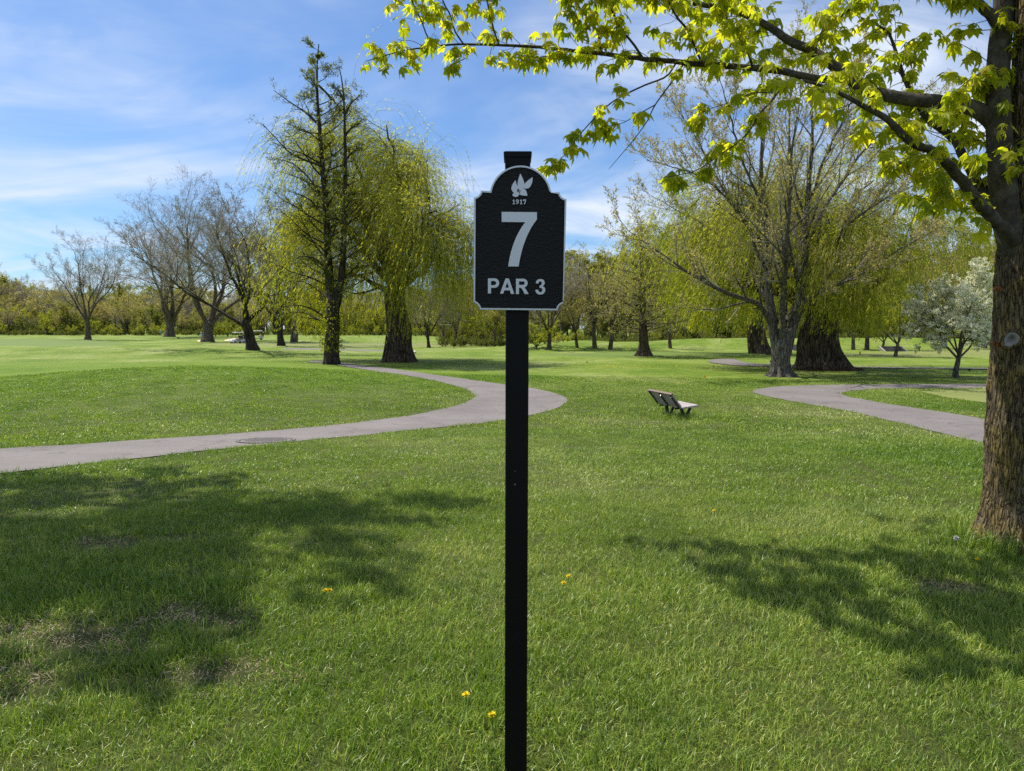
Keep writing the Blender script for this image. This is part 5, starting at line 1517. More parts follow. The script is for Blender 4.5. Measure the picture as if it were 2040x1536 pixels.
def build_sign():
    YF = 2.42                      # distance of the sign face
    u = 0.2343 * YF / F            # metres per traced unit
    c0 = at(900 + 585 * .2343, 280 + 830 * .2343, YF)
    gz = float(zg(c0[0], YF + .05))
    post_c = at(1032.5, 650, YF + .055)
    post_c[0] -= .0085; c0[0] -= .0085
    root = thing('hole_sign', 'black sign on square post with silver border, numeral 7 and PAR 3', 'sign', (post_c[0], YF + .055, gz))
    root.rotation_euler = (0, math.radians(.15), 0)
    ox, oy, oz = post_c[0], YF + .055, gz
    X = lambda cx: (cx - 585) * u + c0[0] - ox
    Z = lambda cy: -(cy - 830) * u + c0[2] - oz
    XZ = lambda pts: [(X(a), Z(b)) for a, b in pts]
    yb = -.055 + .0                # back of face relative to root
    # post
    w = .0795; ztop = at(1032, 322, YF + .05)[2] - gz
    mb = MB(); hw, bv = w / 2, .004
    prof = [(-hw + bv, -hw), (hw - bv, -hw), (hw, -hw + bv), (hw, hw - bv), (hw - bv, hw), (-hw + bv, hw), (-hw, hw - bv), (-hw, -hw + bv)]
    zs = [-.3, ztop]
    v = [(x, y, z) for z in zs for x, y in prof]; k = 8
    mb.add(v, [(i, (i + 1) % k, k + (i + 1) % k, k + i) for i in range(k)], [(k, k + i, k + i + 1) for i in range(1, k - 1)])
    post = mb.build('post', M['post'], root)
    # cap: skirt, overhanging plate, low pyramid
    mb = MB()
    zc = at(1034, 336, YF + .05)[2] - gz; zt = at(1034, 318, YF + .05)[2] - gz; zp = at(1034, 308, YF + .05)[2] - gz; za = at(1034, 303.5, YF + .05)[2] - gz
    def sq(h, z, c=.004): return [(x, y, z) for x, y in ((-h + c, -h), (h - c, -h), (h, -h + c), (h, h - c), (h - c, h), (-h + c, h), (-h, h - c), (-h, -h + c))]
    rings = [sq(.0425, zc), sq(.0435, zt - .002), sq(.0465, zt), sq(.0475, zp), sq(.0465, zp + .0015), sq(.012, za)]
    v = [p for r in rings for p in r]; q = []
    for s in range(len(rings) - 1):
        for i in range(8): q.append((s * 8 + i, s * 8 + (i + 1) % 8, (s + 1) * 8 + (i + 1) % 8, (s + 1) * 8 + i))
    n0 = (len(rings) - 1) * 8
    mb.add(v, q, [(n0, n0 + i, n0 + i + 1) for i in range(1, 7)])
    mb.build('post_cap', M['post'], root)
    # panel outline (traced)
    o = []
    o += [(252, 1428), (906, 1433)]
    o += arc(962, 1433, 56, 180, 270, 9)[1:-1]
    o += [(960, 1375), (976, 510)]
    o += arc(981, 450, 60, 90, 180, 9)[1:-1] if False else bez((974, 508), (925, 500), (918, 452), 9)
    o += [(845, 456)]
    cx, r = 592, 259; cyc = 235 + r
    a0 = math.degrees(math.asin((cyc - 456) / r)); a1 = 180 - math.degrees(math.asin((cyc - 444) / r))
    o += [(cx + r * math.cos(math.radians(a)), cyc - r * math.sin(math.radians(a))) for a in np.linspace(a0, a1, 40)]
    o += [(263, 440)]
    o += bez((263, 442), (252, 490), (203, 498), 9)
    o += [(197, 1364)]
    o += bez((197, 1366), (240, 1376), (252, 1426), 9)
    # clean up: right-bottom notch as a curve like the left one
    i0 = next(i for i, p in enumerate(o) if p == (906, 1433)); i1 = next(i for i, p in enumerate(o) if p == (960, 1375))
    o = o[:i0 + 1] + bez((908, 1431), (916, 1384), (958, 1373), 9) + o[i1:]
    outl = XZ(o)
    # remove near-duplicates
    cl = [outl[0]]
    for p in outl[1:]:
        if math.hypot(p[0] - cl[-1][0], p[1] - cl[-1][1]) > 4e-4: cl.append(p)
    outl = cl
    def offset(pts, d):
        P = np.array(pts); n = len(P)
        e = nrm(np.roll(P, -1, 0) - P); nrml = np.stack([-e[:, 1], e[:, 0]], -1)
        area = np.sum(P[:, 0] * np.roll(P[:, 1], -1) - np.roll(P[:, 0], -1) * P[:, 1])
        if area < 0: nrml = -nrml
        np_ = np.roll(nrml, 1, 0); b = nrml + np_
        b = b / np.maximum(np.sum(b * nrml, 1, keepdims=True), .5)
        return [tuple(x) for x in P + b * d]
    th = .016
    panel = curve_mesh('sign_panel', [outl], th, M['sign_face'], root, -.041)       # body in front of the post
    # its front is at y = -.041 - th
    yf = -.041 - th
    inner = offset(outl, 14.5 * u)
    curve_mesh('border', [offset(outl, .0004), inner], .0042, M['silver'], panel, yf + .0012)
    def glyph(name, loops, h=.0032): return curve_mesh(name, [XZ(l) for l in loops], h, M['silver'], panel, yf + .0006)
    # 7
    glyph('numeral', [[(435, 615), (729, 617), (729, 678)] + bez((729, 678), (618, 812), (577, 1066), 16)[1:] + [(490, 1066)] + bez((490, 1066), (520, 842), (632, 699), 16)[1:] + [(435, 698)]])
    # PAR 3
    def P_(x, y0, y1, w):
        m = (y1 - y0)
        b = y0 + m * .62
        return [[(x, y1), (x, y0), (x + w * .52, y0)] + arc(x + w * .60, (y0 + b) / 2, w * .40, -90, 90, 14, (b - y0) / 2) + [(x + w * .27, b), (x + w * .27, y1)],
                [(x + w * .27, y0 + m * .17), (x + w * .52, y0 + m * .17)] + arc(x + w * .54, (y0 + b) / 2, w * .19, -80, 80, 9, (b - y0) / 2 - m * .17) + [(x + w * .27, b - m * .17)]]
    glyph('letter', P_(320, 1166, 1292, 95))
    glyph('letter', [[(422, 1293), (468, 1166), (496, 1166), (542, 1295), (514, 1295), (504, 1265), (459, 1265), (449, 1293)], [(467, 1243), (497, 1243), (482, 1198)]])
    def R_(x, y0, y1, w):
        m = y1 - y0; b = y0 + m * .57
        return [[(x, y1), (x, y0), (x + w * .55, y0)] + arc(x + w * .57, (y0 + b) / 2, w * .36, -90, 60, 12, (b - y0) / 2) + [(x + w * .68, b + m * .02), (x + w * .80, y0 + m * .70), (x + w * 1.0, y1), (x + w * .70, y1), (x + w * .50, y0 + m * .68), (x + w * .36, y0 + m * .59), (x + w * .24, y0 + m * .58), (x + w * .24, y1)],
                [(x + w * .24, y0 + m * .17), (x + w * .53, y0 + m * .17)] + arc(x + w * .53, (y0 + b) / 2 - m * .0, w * .17, -80, 80, 9, (b - y0) / 2 - m * .165) + [(x + w * .24, b - m * .165)]]
    glyph('letter', R_(556, 1168, 1296, 106))
    t3 = [(722, 1205)] + bez((723, 1203), (726, 1171), (762, 1170), 7) + bez((762, 1170), (797, 1172), (798, 1202), 7)[1:] + bez((798, 1202), (797, 1222), (778, 1230), 6)[1:] + bez((778, 1230), (803, 1236), (803, 1261), 6)[1:] + bez((803, 1261), (800, 1298), (762, 1300), 8)[1:] + bez((762, 1300), (722, 1298), (719, 1262), 8)[1:] + [(743, 1258)] + bez((743, 1258), (746, 1280), (762, 1280), 6)[1:] + bez((762, 1280), (779, 1279), (779, 1260), 6)[1:] + bez((779, 1260), (778, 1242), (754, 1243), 6)[1:] + [(756, 1224)] + bez((756, 1224), (774, 1222), (774, 1204), 6)[1:] + bez((774, 1204), (773, 1189), (761, 1189), 6)[1:] + bez((761, 1189), (747, 1190), (745, 1208), 6)[1:]
    glyph('numeral', [t3])
    # 1917
    def one(x): return [[(x, 551), (x, 546), (x + 6, 545), (x + 6, 523), (x - 1, 525), (x - 1, 521), (x + 9, 512), (x + 13, 512), (x + 13, 545), (x + 19, 546), (x + 19, 551)]]
    glyph('digit', one(527), .0026)
    def nine(x): return [arc(x + 12, 524, 12, 200, -20, 14, -12)[::1] and [(x, 524)] + [(x + 12 - 12 * math.cos(math.radians(a)), 524 - 12.5 * math.sin(math.radians(a))) for a in range(15, 180, 15)] + [(x + 25, 524), (x + 24, 534), (x + 19, 545), (x + 9, 551), (x + 3, 550), (x + 4, 546), (x + 11, 543), (x + 16, 536), (x + 8, 537), (x + 2, 532)],
                            [(x + 12 + 5.5 * math.cos(math.radians(a)), 524 + 7 * math.sin(math.radians(a))) for a in range(0, 360, 30)]]
    glyph('digit', nine(553), .0026)
    glyph('digit', one(588), .0026)
    glyph('digit', [[(612, 513), (638, 513), (638, 518), (628, 551), (620, 551), (630, 521), (618, 521), (616, 526), (612, 526)]], .0026)
    # emblem: five petals and a small dark mark
    em = bpy.data.objects.new('emblem', None); COL.objects.link(em); em.parent = panel
    pet = [[(590, 300)] + bez((590, 300), (560, 370), (568, 412), 9)[1:] + bez((568, 412), (580, 440), (603, 440), 7)[1:] + bez((603, 440), (632, 424), (625, 388), 7)[1:] + bez((625, 388), (618, 350), (590, 300), 7)[1:-1],
           [(551, 354)] + bez((551, 354), (512, 396), (516, 428), 9)[1:] + bez((516, 428), (525, 462), (560, 464), 7)[1:] + bez((560, 464), (592, 455), (585, 425), 7)[1:] + bez((585, 425), (556, 402), (551, 354), 9)[1:-1],
           [(692, 331)] + bez((692, 331), (640, 362), (627, 384), 9)[1:] + bez((627, 384), (616, 404), (622, 420), 7)[1:] + bez((622, 420), (650, 432), (672, 408), 7)[1:] + bez((672, 408), (692, 380), (692, 331), 9)[1:-1],
           [(596, 428)] + bez((596, 428), (626, 418), (636, 440), 7)[1:] + bez((636, 440), (646, 456), (649, 482), 7)[1:] + bez((649, 482), (612, 484), (582, 472), 7)[1:],
           [(548, 452)] + bez((548, 452), (584, 452), (582, 466), 7)[1:] + bez((582, 466), (574, 492), (554, 493), 7)[1:] + bez((554, 493), (522, 490), (525, 470), 7)[1:]]
    for i, p in enumerate(pet):
        curve_mesh('petal', [XZ(p)], .0026 + .0003 * i, M['silver'], em, yf + .0006)
    curve_mesh('emblem_mark', [XZ([(562, 434), (572, 427), (582, 429), (577, 437), (581, 444), (571, 452), (562, 450), (569, 443), (565, 438)])], .001, M['sign_face'], em, yf - .0034)
    TRUNKS.append((post_c[0], YF + .055, .05))

# ------------------------------------------------------------------ bench
def build_bench():
    foot_n, foot_f = ground(1363, 838), ground(1320, 828)
    u = nrm(np.array([.26, -1.0, 0]))          # from the far end to the near end
    f = nrm(np.array([1.0, .26, 0]))           # the way it faces
    c = (foot_n + foot_f) / 2
    zb = float(zg(c[0], c[1]))
    rz = math.atan2(u[1], u[0])
    root = thing('park_bench', 'weathered grey slatted bench with reclining back standing alone on the lawn', 'bench', (c[0], c[1], zb), rz)
    # local: x along the bench (near end +x), y = facing (left of x is +y)
    Lh = .66
    def slat(name, y0, z0, y1, z1, th, L=Lh, mat='wood'):
        d = np.array((y1 - y0, z1 - z0)); ln = np.linalg.norm(d); d = d / ln; n = np.array((-d[1], d[0])) * th / 2
        b = .006
        prof = [(y0 + n[0] + d[0] * b, z0 + n[1] + d[1] * b), (y0 + d[0] * 0 + n[0] * .3, z0 + n[1] * .3), (y0 - n[0] + d[0] * b, z0 - n[1] + d[1] * b), (y1 - n[0] - d[0] * b, z1 - n[1] - d[1] * b), (y1 - n[0] * .3, z1 - n[1] * .3), (y1 + n[0] - d[0] * b, z1 + n[1] - d[1] * b)]
        k = len(prof)
        v = [(x, y, z) for x in (-L, L) for y, z in prof]
        mb = MB(); mb.add(v, [(i, (i + 1) % k, k + (i + 1) % k, k + i) for i in range(k)], [(0, i + 1, i) for i in range(1, k - 1)] + [(k, k + i, k + i + 1) for i in range(1, k - 1)])
        return mb.build(name, M[mat], root)
    sz = .33
    # three seat slats, rising slightly to the front
    ys = [-.10, .06, .22]
    for y in ys: slat('seat_slat', y, sz + (y + .1) * .12, y + .145, sz + (y + .245) * .12, .038)
    # back: three boards on a strong recline, brown top rail
    b0 = np.array((-.115, sz + .03)); bd = nrm(np.array((-.62, .78)))
    for k, (s0, s1) in enumerate(((.0, .125), (.135, .26), (.27, .395))):
        a, b = b0 + bd * s0, b0 + bd * s1
        slat('back_slat', a[0], a[1], b[0], b[1], .034)
    a, b = b0 + bd * .398, b0 + bd * .44
    slat('top_rail', a[0] - .004, a[1], b[0] - .004, b[1], .055, Lh + .01, 'wood_top')
    def bar(pts, w, x, name='frame'):
        mb = MB()
        for (y0, z0), (y1, z1) in zip(pts[:-1], pts[1:]):
            d = np.array((y1 - y0, z1 - z0)); ln = np.linalg.norm(d); ang = math.atan2(d[1], d[0])
            R = np.array(((1, 0, 0), (0, math.cos(ang), -math.sin(ang)), (0, math.sin(ang), math.cos(ang))))
            mb.box(x, (y0 + y1) / 2, (z0 + z1) / 2, w, ln + .01, w * .9, R)
        return mb.build(name, M['bench_iron'], root)
    for x in (-.60, .0, .60):
        lo, hi = b0 + bd * -.02, b0 + bd * .42; off = np.array((-.034, -.024))
        bar([tuple(lo + off), tuple(hi + off)], .03, x, 'back_brace')
    for x in (-.42, .42):
        bar([(-.16, sz - .035), (.34, sz + .015)], .045, x, 'seat_support')
        bar([(.10, -.08), (.02, sz - .045)], .07, x, 'leg')
        bar([(.10, -.02), (.26, sz - .02)], .06, x, 'leg_strut')
    for x in (.0, .55):
        a = b0 + bd * .36 + np.array((-.055, -.04))
        mb = MB(); mb.tubes(np.array([[(x + .06, a[0] + .03, a[1] + .02), (x + .06, a[0] - .004, a[1] - .003)]]), np.array([[.011, .011]]), 8)
        mb.add([(x + .06 + .011 * math.cos(t), a[0] - .004 + .011 * math.sin(t) * .6, a[1] - .003 + .011 * math.sin(t) * .8) for t in np.arange(8) * .785], None, [(0, i, i + 1) for i in range(1, 7)])
        mb.build('bolt', M['bolt'], root)

# ------------------------------------------------------------------ people, carts, bird, markers
def person(label, loc, rz, shirt, legs, pose='stand', h=1.74, cap=None, shoes='white'):
    root = thing('person', label, 'person', loc, rz)
    J = {'pelvis': (0, 0, .95), 'waist': (0, 0, 1.08), 'chest': (0, .01, 1.30), 'neck': (0, .01, 1.46), 'chin': (0, .03, 1.54), 'head': (0, .035, 1.64), 'crown': (0, .03, 1.735)}
    if pose == 'swing':
        arms = {s: [(s * .17, 0, 1.40), (s * .20, .14, 1.18), (s * .06, .34, 1.02), (s * .03, .40, .96)] for s in (-1, 1)}
    elif pose == 'sit':
        arms = {s: [(s * .17, 0, 1.40), (s * .23, .08, 1.14), (s * .18, .32, 1.10), (s * .15, .40, 1.10)] for s in (-1, 1)}
    else:
        arms = {s: [(s * .17, 0, 1.40), (s * .24, -.02, 1.14), (s * .25, .05, .90), (s * .25, .07, .82)] for s in (-1, 1)}
    if pose == 'sit':
        lg = {s: [(s * .09, .02, .92), (s * .11, .42, .95), (s * .11, .46, .52), (s * .11, .50, .46), (s * .11, .62, .45)] for s in (-1, 1)}
    else:
        lg = {s: [(s * .09, 0, .90), (s * .11, .02, .50), (s * .12, -.02, .10), (s * .12, 0, .045), (s * .13, .14, .035)] for s in (-1, 1)}
    verts, edges, rad = [], [], []
    def V(p, r):
        verts.append(p); rad.append(r); return len(verts) - 1
    pel = V(J['pelvis'], (.165, .12)); wa = V(J['waist'], (.145, .10)); ch = V(J['chest'], (.17, .115)); nk = V(J['neck'], (.06, .06)); cn = V(J['chin'], (.07, .08)); hd = V(J['head'], (.085, .10)); cr = V(J['crown'], (.06, .07))
    edges += [(pel, wa), (wa, ch), (ch, nk), (nk, cn), (cn, hd), (hd, cr)]
    for s in (-1, 1):
        a = arms[s]; prev = ch
        for p, r in zip(a, (.065, .05, .036, .03)):
            i = V(p, (r, r)); edges.append((prev, i)); prev = i
        l = lg[s]; prev = pel
        for p, r in zip(l, (.088, .062, .045, .045, .035)):
            i = V(p, (r, r)); edges.append((prev, i)); prev = i
    me = bpy.data.meshes.new('body'); me.from_pydata(verts, edges, []); me.update()
    ob = bpy.data.objects.new('tmp', me); COL.objects.link(ob)
    md = ob.modifiers.new('skin', 'SKIN')
    for sv, r in zip(me.skin_vertices[0].data, rad): sv.radius = r
    me.skin_vertices[0].data[0].use_root = True
    ss = ob.modifiers.new('sub', 'SUBSURF'); ss.levels = 1; ss.render_levels = 1
    dg = bpy.context.evaluated_depsgraph_get()
    m2 = bpy.data.meshes.new_from_object(ob.evaluated_get(dg)); bpy.data.objects.remove(ob)
    m2.name = 'body'
    m2.materials.clear()
    for k in ('skin', shirt, legs, shoes): m2.materials.append(M[k])
    for p in m2.polygons:
        c = p.center; p.use_smooth = True
        if c.z > 1.45: p.material_index = 0
        elif pose == 'sit':
            p.material_index = 3 if c.z < .56 else (2 if (c.z < 1.0) else (0 if c.y > .2 else 1))
        else:
            lim = abs(c.x) > .2 or c.y > .2
            p.material_index = 3 if c.z < .10 else (0 if (lim and c.z < 1.22) else (2 if c.z < .98 else 1))
    for v in m2.vertices: v.co *= h / 1.76
    body = link('body', m2, root)
    # hair or cap
    mb = MB(); n1, n2 = 12, 7
    vv = []
    for j in range(n2):
        ph = j / (n2 - 1) * (math.pi * .58)
        for i in range(n1):
            t = i / n1 * 6.283
            vv.append((.098 * math.sin(ph) * math.cos(t), .025 + .115 * math.sin(ph) * math.sin(t), 1.635 + .115 * math.cos(ph)))
    q = [(j * n1 + i, j * n1 + (i + 1) % n1, (j + 1) * n1 + (i + 1) % n1, (j + 1) * n1 + i) for j in range(n2 - 1) for i in range(n1)]
    mb.add(np.array(vv) * (h / 1.76), [x[::-1] for x in q])
    mb.build('cap' if cap else 'hair', M[cap or 'hair'], root, True)
    # face: nose, eyes
    mb = MB(); s = h / 1.76
    mb.add(np.array([(-.014, .125, 1.60), (.014, .125, 1.60), (0, .128, 1.655), (0, .158, 1.603)]) * s, None, [(0, 1, 3), (1, 2, 3), (2, 0, 3)])
    mb.build('nose', M['skin'], root)
    for e in (-1, 1):
        mb = MB(); mb.box(e * .035 * s, .127 * s, 1.655 * s, .022 * s, .01 * s, .010 * s); mb.build('eye', M['hair'], root)
    return root

def golf_cart(label, loc, rz):
    r = thing('golf_cart', label, 'golf cart', loc, rz, 'golf carts')
    # local +y is forward
    def loft(name, secs, mat, parent):
        """secs: list of (y, halfwidth, z0, z1)."""
        mb = MB(); v = []
        for y, w, z0, z1 in secs: v += [(-w, y, z0), (-w, y, z1 - .06), (-w + .07, y, z1), (w - .07, y, z1), (w, y, z1 - .06), (w, y, z0)]
        q = []
        for s in range(len(secs) - 1):
            for i in range(6): q.append((s * 6 + i, s * 6 + (i + 1) % 6, (s + 1) * 6 + (i + 1) % 6, (s + 1) * 6 + i))
        e = (len(secs) - 1) * 6
        mb.add(v, [tuple(reversed(x)) for x in q], [(0, i + 1, i) for i in range(1, 5)][::1] + [(e, e + i, e + i + 1) for i in range(1, 5)])
        return mb.build(name, M[mat], parent)
    loft('front_cowl', [(.62, .56, .30, .78), (.85, .56, .28, .80), (1.08, .52, .28, .70), (1.20, .44, .32, .52)], 'white', r)
    loft('floor', [(-.30, .56, .24, .34), (.66, .56, .24, .34)], 'black', r)
    loft('rear_body', [(-1.12, .50, .34, .66), (-.85, .58, .30, .72), (-.28, .58, .30, .66)], 'white', r)
    mb = MB(); mb.box(0, -.42, .74, 1.06, .52, .14); mb.build('seat', M['khaki'], r)
    mb = MB(); mb.box(0, -.70, 1.02, 1.06, .12, .42); mb.build('seat_back', M['khaki'], r)
    # roof with rounded edge
    loft('roof', [(-.98, .50, 1.78, 1.84), (-.90, .60, 1.76, 1.88), (.55, .60, 1.76, 1.88), (.68, .50, 1.78, 1.84)], 'white', r)
    for sx in (-1, 1):
        mb = MB(); mb.tubes(np.array([[(sx * .50, .80, .76), (sx * .52, .52, 1.78)]]), np.array([[.022, .022]]), 6); mb.build('roof_post', M['black'], r)
        mb = MB(); mb.tubes(np.array([[(sx * .52, -.78, .70), (sx * .53, -.84, 1.78)]]), np.array([[.022, .022]]), 6); mb.build('roof_post', M['black'], r)
        mb = MB(); mb.tubes(np.array([[(sx * .34, 1.19, .60), (sx * .34, 1.15, .62)]]), np.array([[.07, .07]]), 10)
        mb.add([(sx * .34 + .07 * math.cos(t), 1.195, .60 + .05 * math.sin(t)) for t in np.arange(10) * .628], None, [(0, i, i + 1) for i in range(1, 9)]); mb.build('headlight', M['glass'], r)
        for y in (.80, -.72):
            mb = MB(); k = 18; th = np.arange(k) / k * 6.283; prof = [(.12, -.085), (.21, -.085), (.225, -.05), (.225, .05), (.21, .085), (.12, .085)]
            v = [(sx * .52 + w, y + rr * math.cos(t), .225 + rr * math.sin(t)) for rr, w in prof for t in th]
            q = [(s * k + i, s * k + (i + 1) % k, (s + 1) * k + (i + 1) % k, (s + 1) * k + i) for s in range(5) for i in range(k)]
            mb.add(v, q); wh = mb.build('wheel', M['black'], r, True)
            mb = MB(); v = [(sx * .52 + sx * .05, y + .125 * math.cos(t), .225 + .125 * math.sin(t)) for t in th] + [(sx * .52 + sx * .075, y, .225)]
            mb.add(v, None, [(i, (i + 1) % k, k) for i in range(k)]); mb.build('rim', M['silver'], wh)
    mb = MB(); mb.tubes(np.array([[(-.28, .62, .70), (-.28, .36, .98)]]), np.array([[.018, .018]]), 6)
    t = np.linspace(0, 6.283, 17); ring = np.stack([-.28 + .17 * np.cos(t), .36 + .12 * np.sin(t), .98 + .12 * np.sin(t)], -1)
    mb.tubes(ring[None], np.full((1, 17), .014), 5); mb.build('steering_wheel', M['black'], r)
    for sx, mt in ((-.25, 'black'), (.25, 'navy')):
        mb = MB(); mb.tubes(np.array([[(sx, -1.05, .62), (sx, -1.10, 1.1), (sx, -1.12, 1.42)]]), np.array([[.13, .14, .13]]), 10)
        bag = mb.build('golf_bag', M[mt], r)
        mb = MB()
        for j in range(5):
            a = j * 1.256; mb.tubes(np.array([[(sx + .07 * math.cos(a), -1.12 + .07 * math.sin(a), 1.38), (sx + .09 * math.cos(a), -1.13 + .09 * math.sin(a), 1.62)]]), np.array([[.012, .02]]), 4)
        mb.build('club_heads', M['bolt'], bag)
    return r

def bird():
    c = ground(1931, 741)
    r = thing('bird', 'black bird on the grass right of the blossom tree with wings half raised', 'bird', c, 2.6)
    mb = MB()
    secs = [(-.12, .012, .10), (-.08, .035, .105), (-.02, .052, .11), (.04, .050, .12), (.08, .034, .14), (.105, .030, .165), (.125, .030, .175), (.148, .014, .175)]
    k = 12; th = np.arange(k) / k * 6.283
    v = [(rr * math.cos(t), y, z + rr * 1.05 * math.sin(t)) for y, rr, z in secs for t in th]
    q = [(s * k + i, s * k + (i + 1) % k, (s + 1) * k + (i + 1) % k, (s + 1) * k + i) for s in range(len(secs) - 1) for i in range(k)]
    mb.add(v, q, [(0, i + 1, i) for i in range(1, k - 1)] + [((len(secs) - 1) * k, (len(secs) - 1) * k + i, (len(secs) - 1) * k + i + 1) for i in range(1, k - 1)])
    mb.build('body', M['feather'], r, True)
    mb = MB(); mb.add([(-.02, -.11, .10), (.02, -.11, .10), (.035, -.24, .13), (-.035, -.24, .13), (0, -.17, .125), (0, -.17, .105)], [(0, 5, 2, 3)], [(0, 3, 4), (1, 4, 2), (0, 4, 1), (1, 2, 5), (0, 1, 5), (3, 2, 4)]); mb.build('tail', M['feather'], r)
    for s in (-1, 1):
        mb = MB(); mb.add([(s * .04, .05, .14), (s * .04, -.06, .13), (s * .13, -.10, .22), (s * .16, .0, .24), (s * .075, .0, .165), (s * .075, -.02, .15)], [(0, 3, 2, 4), (1, 4, 2, 5)], [(0, 4, 1), (0, 5, 3), (3, 5, 2), (0, 1, 5)]); mb.build('wing', M['feather'], r)
        mb = MB(); mb.tubes(np.array([[(s * .02, .0, .07), (s * .022, .01, 0), (s * .024, .04, -.002)]]), np.array([[.005, .004, .003]]), 4); mb.build('leg', M['beak'], r)
    mb = MB(); mb.tubes(np.array([[(0, .145, .176), (0, .185, .168)]]), np.array([[.010, .001]]), 6); mb.build('beak', M['beak'], r)

def marker_flag(px, py, h, label, tilt=.3):
    c = ground(px, py + 5)
    r = thing('marker_flag', label, 'flag', c, tilt, 'small yellow marker flags')
    mb = MB(); mb.tubes(np.array([[(0, 0, -.05), (0, 0, h)]]), np.array([[.004, .004]]), 5); mb.build('wire', M['bolt'], r)
    mb = MB(); s = .115
    xs = np.linspace(0, 1, 5); v = []
    for x in xs:
        for z in (0, 1):
            v.append((x * s + .004, .018 * math.sin(x * 4), h - s * 1.2 + z * s * 1.1 - x * .02)); v.append((x * s + .004, .018 * math.sin(x * 4) + .003, h - s * 1.2 + z * s * 1.1 - x * .02))
    q = []
    for i in range(4):
        a = i * 4; b = a + 4
        q += [(a, b, b + 2, a + 2), (a + 1, a + 3, b + 3, b + 1), (a + 2, b + 2, b + 3, a + 3), (a, a + 1, b + 1, b)]
    mb.add(v, q); mb.build('flag', M['yellow'], r)

def tee_marker(px, py, label):
    c = ground(px, py)
    r = thing('tee_marker', label, 'tee marker', c, 0, 'white tee markers')
    mb = MB(); k = 14; th = np.arange(k) / k * 6.283
    prof = [(.075, 0.0), (.085, .05), (.08, .11), (.05, .16), (.02, .175)]
    v = [(rr * math.cos(t), rr * math.sin(t), z) for rr, z in prof for t in th]
    mb.add(v, [(s * k + i, s * k + (i + 1) % k, (s + 1) * k + (i + 1) % k, (s + 1) * k + i) for s in range(4) for i in range(k)]); mb.build('body', M['white'], r, True)
    mb = MB(); mb.tubes(np.array([[(0, 0, .165), (0, 0, .24), (0, 0, .30)]]), np.array([[.03, .05, .045]]), 10)
    mb.add([(.045 * math.cos(t), .045 * math.sin(t), .30) for t in np.arange(10) * .628], None, [(0, i, i + 1) for i in range(1, 9)]); mb.build('top_knob', M['black'], r)

def ball_pair():
    for px, label in ((820, 'white ball right of the willow foot, the left one'), (827, 'white ball right of the willow foot, the right one')):
        c = ground(px, 704)
        mb = MB(); n1, n2 = 14, 9; rr = .16
        v = [(rr * math.sin(j / (n2 - 1) * 3.1416) * math.cos(i / n1 * 6.283), rr * math.sin(j / (n2 - 1) * 3.1416) * math.sin(i / n1 * 6.283), rr + rr * math.cos(j / (n2 - 1) * 3.1416)) for j in range(n2) for i in range(n1)]
        mb.add(np.array(v) * (1, 1, .82), [(j * n1 + i, (j + 1) * n1 + i, (j + 1) * n1 + (i + 1) % n1, j * n1 + (i + 1) % n1) for j in range(n2 - 1) for i in range(n1)])
        t = thing('tee_ball', label, 'tee marker', c, 0, 'white round markers')
        mb.build('ball', M['white'], t, True)
        mb = MB(); mb.tubes(np.array([[(0, 0, -.1), (0, 0, .05)]]), np.array([[.015, .012]]), 6); mb.build('spike', M['bolt'], t)

def ramp(px0, px1, ytop, ybot, label, slantL=8, slantR=8, mid=None):
    """Dark sloping panel set in the bank with pale timber rails at both sides."""
    a = ground((px0 + px1) / 2, ybot); Y = a[1]; m = Y / F
    r = thing('bank_ramp', label, 'ramp', a, 0, 'dark ramps in the bank')
    hw = (px1 - px0) / 2 * m; H = (ybot - ytop) * m
    s = 6 * m
    def quad(x0, x1, off, th, shift):
        z0, z1 = 0.0, H
        y0, y1 = 0.0, H * 1.1
        return [(x0, y0 - off, z0), (x1, y0 - off, z0), (x1 + shift, y1 - off, z1), (x0 + shift, y1 - off, z1), (x0, y0 + th, z0 - .2), (x1, y0 + th, z0 - .2), (x1 + shift, y1 + th, z1 - .05), (x0 + shift, y1 + th, z1 - .05)]
    Q = [(0, 1, 2, 3), (5, 4, 7, 6), (4, 0, 3, 7), (1, 5, 6, 2), (3, 2, 6, 7), (4, 5, 1, 0)]
    mb = MB(); mb.add(quad(-hw, hw, 0, .5, -s * .6), Q); mb.build('panel', M['panel'], r)
    w = 2.4 * m
    mb = MB(); mb.add(quad(-hw - w, -hw, .12, .5, -s), Q); mb.build('rail', M['rail'], r)
    mb = MB(); mb.add(quad(hw, hw + w, .12, .5, -s), Q); mb.build('rail', M['rail'], r)

def stake(px, py, top, label, mat, w=.05, head=False):
    c = ground(px, py); h = (py - top) * c[1] / F
    r = thing('stake', label, 'stake', c)
    mb = MB(); mb.tubes(np.array([[(0, 0, -.2), (0, 0, h * .94), (0, 0, h)]]), np.array([[w, w, w * .5]]), 6); mb.build('shaft', M[mat], r)
    if head:
        mb = MB(); mb.box(0, -.06, h * .85, .28, .03, h * .28); mb.build('plate', M['black'], r)
    else:
        mb = MB(); mb.box(0, -.055, h * .8, w * 2.2, .02, .08); mb.build('band', M['yellow'], r)

